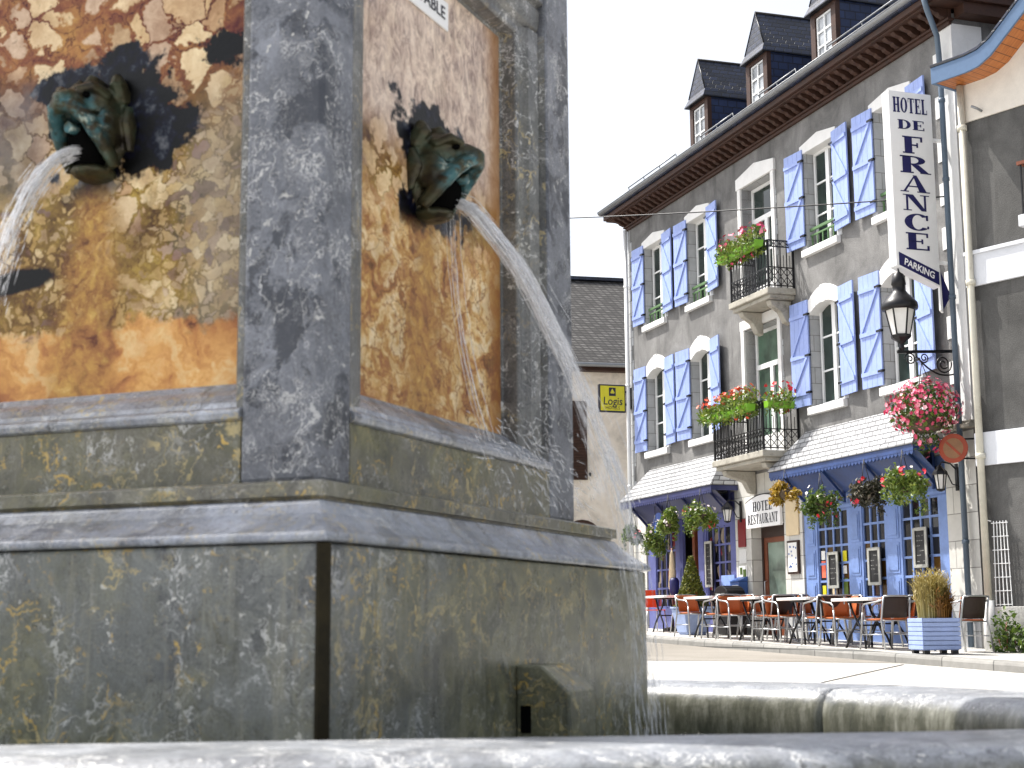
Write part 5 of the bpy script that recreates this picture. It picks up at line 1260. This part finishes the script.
tbA = make_table('terrace_table', 'white table', 'white tables of the terrace')
def WU(u, w_): return W(u, w_, walk_v(u) + .003)
used = {'c': False, 't': False}
def put(kind, u, w_, rz, label):
    src = chA if kind == 'c' else tbA
    if not used[kind]:
        used[kind] = True; src.location = WU(u, w_); src.rotation_euler = (0, 0, ROT_H + rz); src['label'] = label; return src
    return dup(src, WU(u, w_), ROT_H + rz, label)
front = [(6.0, 'kerbside table beside the cone shaped shrub'), (4.18, 'kerbside table before the menu case'), (2.4, 'kerbside table before the narrow blue door'), (.62, 'kerbside table beside the slatted planter')]
back = [(5.2, 'table below the golden basket'), (3.4, 'table below the stickered blue window'), (1.55, 'table below the highest chalkboard')]
rng = random.Random(77)
for row, w_ in ((front, 1.62), (back, .72)):
    for u, nm in row:
        put('t', u, w_, rng.uniform(-.04, .04), 'white iron legged ' + nm)
        put('c', u + .62 + rng.uniform(-.03, .06), w_ + rng.uniform(.02, .14), PI + rng.uniform(-.12, .12), 'armchair showing its orange front at the ' + nm)
        put('c', u - .62 - rng.uniform(-.03, .06), w_ + rng.uniform(.02, .14), rng.uniform(-.14, .14), 'armchair showing its shade-darkened back at the ' + nm)
for u, nm in front: put('c', u + rng.uniform(-.12, .12), 1.62 - .52, PI / 2 + rng.uniform(-.2, .2), 'armchair on the wall side of the ' + nm)
put('c', -.88, .98, .1, 'armchair showing its shade-darkened back between the slatted planter and the drainpipes')
# red plastic set at the far end
put('t', 9.58, .9, 0, 'white table between two red plastic chairs at the far end of the terrace')
def red_chair(loc, rz, label):
    T = thing('plastic_chair', label, 'chair', loc, rz, 'red plastic chairs')
    s = MB(); s.prism([(-.2, -.21), (.22, -.22), (.22, .22), (-.2, .21)], .43, .45, 'XY'); s.build('seat', 'redplastic', T, .01)
    s = MB(); s.prism([(-.2, .5), (-.215, .5), (-.29, .86), (-.27, .87)], -.21, .21, 'XZ'); s.build('backrest', 'redplastic', T, .008)
    for sx, sy in ((1, 1), (1, -1), (-1, 1), (-1, -1)):
        s = MB(); s.tube([(.27 * sx, .23 * sy, 0), (.2 * sx, .2 * sy, .43)] + ([(-.22, .2 * sy, .5), (-.275, .2 * sy, .84)] if sx < 0 else []), .013, 7); s.build('leg', 'alu', T)
    return T
red_chair(WU(10.32, .92), ROT_H + PI, 'red plastic chair beside the fountain edge, its front showing'); red_chair(WU(8.84, .8), ROT_H + .15, 'red plastic chair seen sideways against the cone shaped shrub')
# folded parasol by the violet window
T = thing('folded_parasol', 'folded beige and navy parasol standing by the violet window', 'parasol', WU(10.35, .42), 0)
s = MB(); s.tube([(0, 0, 0), (0, 0, 1.75)], .018, 8); s.build('pole', 'wood_door', T)
s = MB(); s.lathe([(.05, .75), (.09, .95), (.07, 1.3), (.045, 1.62), (.02, 1.7)], 9, (0, 0, 0)); s.build('canopy', 'beige', T)
s = MB(); s.lathe([(.06, .72), (.105, .82), (.11, 1.05), (.075, 1.12)], 9, (.03, -.05, 0)); s.build('strap_cover', 'navy', T)
s = MB(); s.lathe([(.2, 0), (.2, .06), (.05, .09)], 16); s.build('foot', 'iron', T)
# black bin-like round-topped stand left of the entrance
T = thing('service_stand', 'black round topped stand under the blue letter box', 'stand', WU(7.65, .42), ROT_H)
s = MB(); s.prism([(-.34, .0), (.34, .0), (.34, .7)] + [(.34 * math.cos(a), .7 + .25 * math.sin(a)) for a in [PI * k / 10 for k in range(1, 10)]] + [(-.34, .7)], -.2, .2, 'XZ'); s.build('body', 'iron', T, .02)
s = MB()
for x in (-.13, .13): s.prism([(x - .09, .62), (x + .09, .62), (x + .07, .8), (x - .07, .8)], .201, .206, 'XZ')
s.build('grey_panel', 'greycone', T)

# planters
T = thing('slatted_planter', 'blue slatted wooden planter box with dry ornamental grass at the kerb', 'planter', WU(-1.36, 1.78), ROT_H + rad(-12)); rng = random.Random(41)
s = MB(); a, h = .27, .50
s.box((-a + .02, -a + .02, .05), (a - .02, a - .02, h - .03))
n = 7
for k in range(n):
    z0, z1 = .06 + k * (h - .07) / n, .06 + (k + 1) * (h - .07) / n - .008
    s.box((-a, -a, z0), (a, -a + .018, z1)); s.box((-a, a - .018, z0), (a, a, z1)); s.box((-a, -a + .018, z0), (-a + .018, a - .018, z1)); s.box((a - .018, -a + .018, z0), (a, a - .018, z1))
s.build('box', 'planter_blue', T, .004)
for sx in (-1, 1):
    for sy in (-1, 1): s = MB(); s.box((sx * .2 - .04, sy * .2 - .04, 0), (sx * .2 + .04, sy * .2 + .04, .05)); s.build('foot', 'iron', T)
def grassmesh(cx, cy, r, n, hh, z0):
    s = MB()
    for _ in range(n):
        a = rng.uniform(0, 2 * PI); q = r * math.sqrt(rng.random()); x, y = cx + q * math.cos(a), cy + q * math.sin(a); h = hh * rng.uniform(.45, 1.1); le = rng.uniform(0, .16) + q * .25; wdt = .006
        le *= .45; dx, dy = math.cos(a) * le, math.sin(a) * le; t = Vector((-math.sin(a + .6), math.cos(a + .6), 0)) * wdt
        p0, p1, p2 = Vector((x, y, z0)), Vector((x + dx * .3, y + dy * .3, z0 + h * .6)), Vector((x + dx, y + dy, z0 + h))
        s.add([p0 - t, p0 + t, p1 + t, p1 - t, p2], [(0, 1, 2, 3), (3, 2, 4)])
        if rng.random() < .55:
            for k in range(3):
                c = p1.lerp(p2, rng.uniform(.1, 1)); e = Vector((rng.gauss(0, .02), rng.gauss(0, .02), rng.uniform(.0, .04))); s.add([c, c + e + t * 1.5, c + e * 2, c + e - t * 1.5], [(0, 1, 2, 3)])
    return s
s = grassmesh(0, 0, .2, 1100, .64, h - .05); leaves(s, rng, (0, 0, h + .26), (.22, .22, .34), 800, .022, inner=.1); s.build('ornamental_grass', 'grass', T, fix=False)
grassmesh(-.15, -.08, .11, 260, .36, h - .05).build('russet_grass', 'grass_red', T, fix=False)
T = thing('topiary_pot', 'pale blue tapered pot with a cone shaped conifer', 'planter', WU(7.72, 1.2), ROT_H)
s = MB(); s.add([(-.22, -.22, .04), (.22, -.22, .04), (.22, .22, .04), (-.22, .22, .04), (-.31, -.31, .5), (.31, -.31, .5), (.31, .31, .5), (-.31, .31, .5)], [(3, 2, 1, 0), (4, 5, 6, 7), (0, 1, 5, 4), (1, 2, 6, 5), (2, 3, 7, 6), (3, 0, 4, 7)]); s.box((-.33, -.33, .5), (.33, .33, .54)); s.box((-.2, -.2, 0), (.2, .2, .04)); s.build('pot', 'planter_pale', T, .012)
s = MB()
for k in range(4600):
    z = rng.random() ** 1.4; r_ = (.30 * (1 - z) + .03) * rng.uniform(.8, 1.05); a = rng.uniform(0, 2 * PI); p = Vector((r_ * math.cos(a), r_ * math.sin(a), .52 + z * .98)); leaves(s, rng, p, (.02, .02, .03), 1, .03)
s.build('conifer_foliage', 'conifer', T, fix=False)
s = MB(); s.tube([(0, 0, .5), (0, 0, 1.4)], [.03, .008], 6); s.build('trunk', 'wood_door', T)

# ================================================================== NEIGHBOUR HOUSE (right edge)
NB = thing('neighbour_house', 'dark grey stuccoed house with pale bands and blue edged upswept roof', 'house', O2 + Z * (HB + EYE), ROT_2)
sd = Vector((.94955, .31361, 0)); sdl = Vector((sd.dot(A2), sd.dot(N2), 0))      # its side wall runs alongside the hotel's
XR = -7.5
s = hb()
s.prism([(0, 0), (XR, 0), (XR + sdl.x * 9, sdl.y * 9), (sdl.x * 9, sdl.y * 9)], -.6, 8.0, 'XY')
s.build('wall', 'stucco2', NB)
s = hb(); s.box((XR, .0, 4.95), (.02, .05, 5.49)); s.box((XR, .05, 5.43), (.02, .075, 5.49)); s.build('string_course', 'band2', NB, .006)
s = hb(); s.box((XR, .0, 2.26), (.02, .05, 2.75)); s.build('string_course', 'band2', NB, .006)
s = hb(); s.box((XR, .0, -.6), (.03, .07, .21)); s.build('wall_foot', 'plinth2', NB, .01)
up = [(.12, 8.09), (-.5, 8.09), (-.72, 8.12), (-.94, 8.22), (-3.9, 10.55), (-6.8, 8.22), (-7.1, 8.1), (-7.9, 8.09)]
s = hb(); s.prism([(.0, 7.5), (.0, 8.088)] + [(min(0, x), z - .0) for x, z in up[1:-1]] + [(XR, 8.09), (XR, 7.5)], .001, .03); s.build('gable_head', 'cream_paint', NB)
def roofskin(off0, off1, y0, y1): return [(x, z + off0) for x, z in up] + [(x, z + off1) for x, z in up[::-1]]
s = hb(); s.prism(roofskin(.0, .02, 0, 0), .45, .0); s.build('soffit', 'soffit', NB)
s = hb(); s.prism(roofskin(-.01, .25, 0, 0), .45, .49); s.build('verge_board', 'bluefascia', NB, .006)
s = hb(); s.prism(roofskin(.25, .29, 0, 0), -6, .505); s.build('roof', 'slate', NB)
s = hb(); s.box((.06, -3, 8.085), (.118, .449, 8.34)); s.build('eaves_board', 'bluefascia', NB)
s = hb(); s.tube([(-.1, .09, 8.07), (-.1, .09, .3)], .055, 10)
for h in (7.4, 5.0, 2.4): s.tube([(-.1, .09, h - .04), (-.1, .09, h + .04)], .076, 10)
s.build('drainpipe', 'creampipe', NB)
s = hb(); s.tube([(-.1, .09, .3), (-.1, .09, -.5)], .085, 10); s.build('pipe_foot', 'whitestone', NB)
s = hb(); s.box((-2.6, .002, 5.85), (-1.5, .03, 7.5)); wn = s.build('window', 'whitepaint', NB)
s = hb(); s.box((-2.5, .031, 5.92), (-2.08, .035, 7.42)); s.box((-2.02, .031, 5.92), (-1.6, .035, 7.42)); s.build('pane', 'glass', wn)
s = hb(); s.box((-2.75, .0, 5.55), (-1.25, .5, 5.72)); bb = s.build('balcony', 'band2', NB, .01)
s = hb()
for k in range(13): x = -2.7 + k * .115; s.bar((x, .46, 5.72), (x, .46, 6.46), .018, .018)
for k in range(4): s.bar((-1.31, .06 + k * .13, 5.72), (-1.31, .06 + k * .13, 6.46), .018, .018)
s.bar((-2.7, .46, 5.8), (-1.31, .46, 5.8), .02, .02); s.build('railing', 'iron', bb)
s = hb(); s.bar((-2.75, .46, 6.48), (-1.27, .46, 6.48), .06, .05); s.bar((-1.31, .02, 6.48), (-1.31, .49, 6.481), .06, .05); s.build('hand_rail', 'wood_door', bb)
s = hb(); s.tube([(-.42, .02, 7.6), (-.42, .14, 7.62), (-.36, .2, 7.66)], .02, 6); s.build('wall_hook', 'zinc', NB)
def W2(x, y, v): return O2 + A2 * x + N2 * y + Z * (v + EYE)
s = MB()
for k in range(5): x = -.13 + k * .065; s.bar((x, .02 + .002 * k, 0), (x - .012 * (k - 2), .02, 1.22), .011, .011)
for k in range(7): s.bar((-.14, .03, .02 + k * .195), (.14, .03, .02 + k * .195), .01, .01)
s.bar((.14, .03, 1.22), (.24, .05, 1.25), .012, .012); o = tag(s.build('wall_trellis', 'whitepaint'), 'narrow white wire trellis standing against the dark grey house wall', 'trellis'); o.location = W2(-.34, .03, .22); o.rotation_euler = (0, 0, ROT_2)
T = thing('wild_shrub', 'low dark green weedy shrub below the wire trellis', 'shrub', W2(-.75, .3, -.5), ROT_2)
s = MB(); rng = random.Random(51); leaves(s, rng, (.0, 0, .2), (.5, .28, .26), 420, .05, inner=.2); leaves(s, rng, (.28, -.05, .42), (.22, .16, .28), 150, .045, inner=.2); leaves(s, rng, (-1.0, 0, .22), (.6, .28, .28), 320, .05, inner=.2)
s.build('foliage', 'leaf', T, fix=False)
s = MB()
for k in range(12): a = rng.uniform(-.4, .4); s.tube([(a, 0, 0), (a + rng.uniform(-.1, .1), rng.uniform(-.1, .1), rng.uniform(.2, .5))], .008, 5)
s.build('stems', 'wood_door', T)

# ================================================================== HOUSE BEHIND, between fountain and hotel
az = rad(77); XA = Vector((math.sin(az), math.cos(az), 0)); ROT_3 = math.atan2(XA.y, XA.x); O3 = Vector((2.5, 42, 0))
V3 = -.1
CH = thing('cream_house', 'cream rendered house with rough dark slate roof and brown shutters', 'house', O3 + Z * (V3 + EYE), ROT_3)
H3 = Matrix.Translation((0, 0, -V3))
def cb(): return MB(H3)
s = cb(); s.prism([(0, -.5), (0, 7.15), (-4.2, 10.6), (-8.4, 7.15), (-8.4, -.5)], -14, 3.9, 'YZ', None)
o = s.build('wall', 'cream_wall', CH)
for v in o.data.vertices: v.co.y = -v.co.y                    # faces the square (local -y), body behind
o.data.flip_normals()
s = cb(); s.add([(-14.3, -.42, 7.18), (4.2, -.42, 7.18), (4.2, 4.2, 10.62), (-14.3, 4.2, 10.62), (-14.3, 8.8, 7.2), (4.2, 8.8, 7.2), (-14.3, -.42, 7.1), (4.2, -.42, 7.1), (4.2, 4.2, 10.5), (-14.3, 4.2, 10.5)], [(0, 1, 2, 3), (3, 2, 5, 4), (0, 6, 7, 1), (1, 7, 8, 2), (6, 9, 8, 7)])
s.build('roof', 'slate_old', CH)
s = cb(); s.box((-14.3, 4.05, 10.6), (4.2, 4.35, 10.7)); s.build('ridge_cap', 'slate', CH)
s = cb(); s.box((-14, -.3, 6.98), (3.9, -.004, 7.1)); s.build('eaves_board', 'wood_eave', CH)
s = cb(); s.tube([(-14.3, -.46, 7.12), (4.1, -.46, 7.12)], .06, 8); s.build('gutter', 'zinc', CH)
for x0, x1 in ((-.98, -.45), (-.44, .09 - .40), (-4.4, -3.9), (-3.89, -3.4)):
    if x1 - x0 < .3: continue
    s = cb(); s.box((x0, -.06, 3.95), (x1, -.01, 6.15)); k = s.build('shutter', 'wood_eave', CH)
    s = cb()
    for j in range(26): h = 4.02 + j * .08; s.box((x0 + .06, -.082, h), (x1 - .06, -.061, h + .05))
    s.build('louvres', 'wood_eave', k)
s = cb(); s.box((-.40, -.02, 4.05), (-.36, -.09, 4.15)); s.build('shutter_catch', 'iron', CH)
s = cb(); arcp = [(-.62 + .55 * math.cos(a), 2.35 + .5 * math.sin(a)) for a in [PI * k / 10 for k in range(11)]]
s.prism([(-.07, -.4)] + arcp + [(-1.17, -.4)], -.03, -.005); d_ = s.build('arched_door', 'wood_eave', CH)
s = cb(); arc2 = [(-.62 + .45 * math.cos(a), 2.3 + .4 * math.sin(a)) for a in [PI * k / 10 for k in range(11)]]
s.prism([(-.17, 2.1)] + arc2 + [(-1.07, 2.1)], -.036, -.031); s.build('fanlight', 'glass_sky', d_)

# ================================================================== CAMERA, SUN, SKY
cam = bpy.data.cameras.new('camera'); co = bpy.data.objects.new('camera', cam); COL.objects.link(co)
p_, r_ = rad(9.0276), rad(-.42363)
fw = Vector((0, math.cos(p_), math.sin(p_))); up_ = Vector((0, -math.sin(p_), math.cos(p_))); rt = Vector((1, 0, 0))
RT = math.cos(r_) * rt + math.sin(r_) * up_; UP = -math.sin(r_) * rt + math.cos(r_) * up_
mw = Matrix.Identity(4)
for i in range(3): mw[i][0], mw[i][1], mw[i][2] = RT[i], UP[i], -fw[i]
mw[2][3] = EYE; co.matrix_world = mw
cam.sensor_width = 36; cam.lens = 1517.13 / 1024 * 36; cam.clip_start = .05; cam.clip_end = 1500
cam.dof.use_dof = True; cam.dof.focus_distance = 24; cam.dof.aperture_fstop = 6.5
scn.camera = co
EL, AZ = rad(58), rad(-58)
sv = Vector((math.sin(AZ) * math.cos(EL), math.cos(AZ) * math.cos(EL), math.sin(EL)))
sun = bpy.data.lights.new('sun', 'SUN'); sun.energy = 4.2; sun.angle = rad(.5); sun.color = (1, .955, .89)
so = bpy.data.objects.new('sun', sun); COL.objects.link(so); so.rotation_euler = sv.to_track_quat('Z', 'Y').to_euler(); so.location = (-20, 20, 40)
wd_ = bpy.data.worlds.new('World'); scn.world = wd_; wd_.use_nodes = True; nt = wd_.node_tree; nt.nodes.clear()
sky = nt.nodes.new('ShaderNodeTexSky'); sky.sky_type = 'NISHITA'; sky.sun_disc = False; sky.sun_elevation = EL; sky.sun_rotation = AZ % (2 * PI)
sky.air_density = 1.0; sky.dust_density = 6.0; sky.ozone_density = 1.0; sky.altitude = 600
hs = nt.nodes.new('ShaderNodeHueSaturation'); hs.inputs['Saturation'].default_value = .38
bg = nt.nodes.new('ShaderNodeBackground'); bg.inputs['Strength'].default_value = .15; wo = nt.nodes.new('ShaderNodeOutputWorld')
nt.links.new(sky.outputs[0], hs.inputs['Color']); nt.links.new(hs.outputs[0], bg.inputs[0]); nt.links.new(bg.outputs[0], wo.inputs[0])
scn.view_settings.view_transform = 'Standard'; scn.view_settings.look = 'None'; scn.view_settings.exposure = .9; scn.view_settings.gamma = 1
scn.view_settings.use_curve_mapping = False
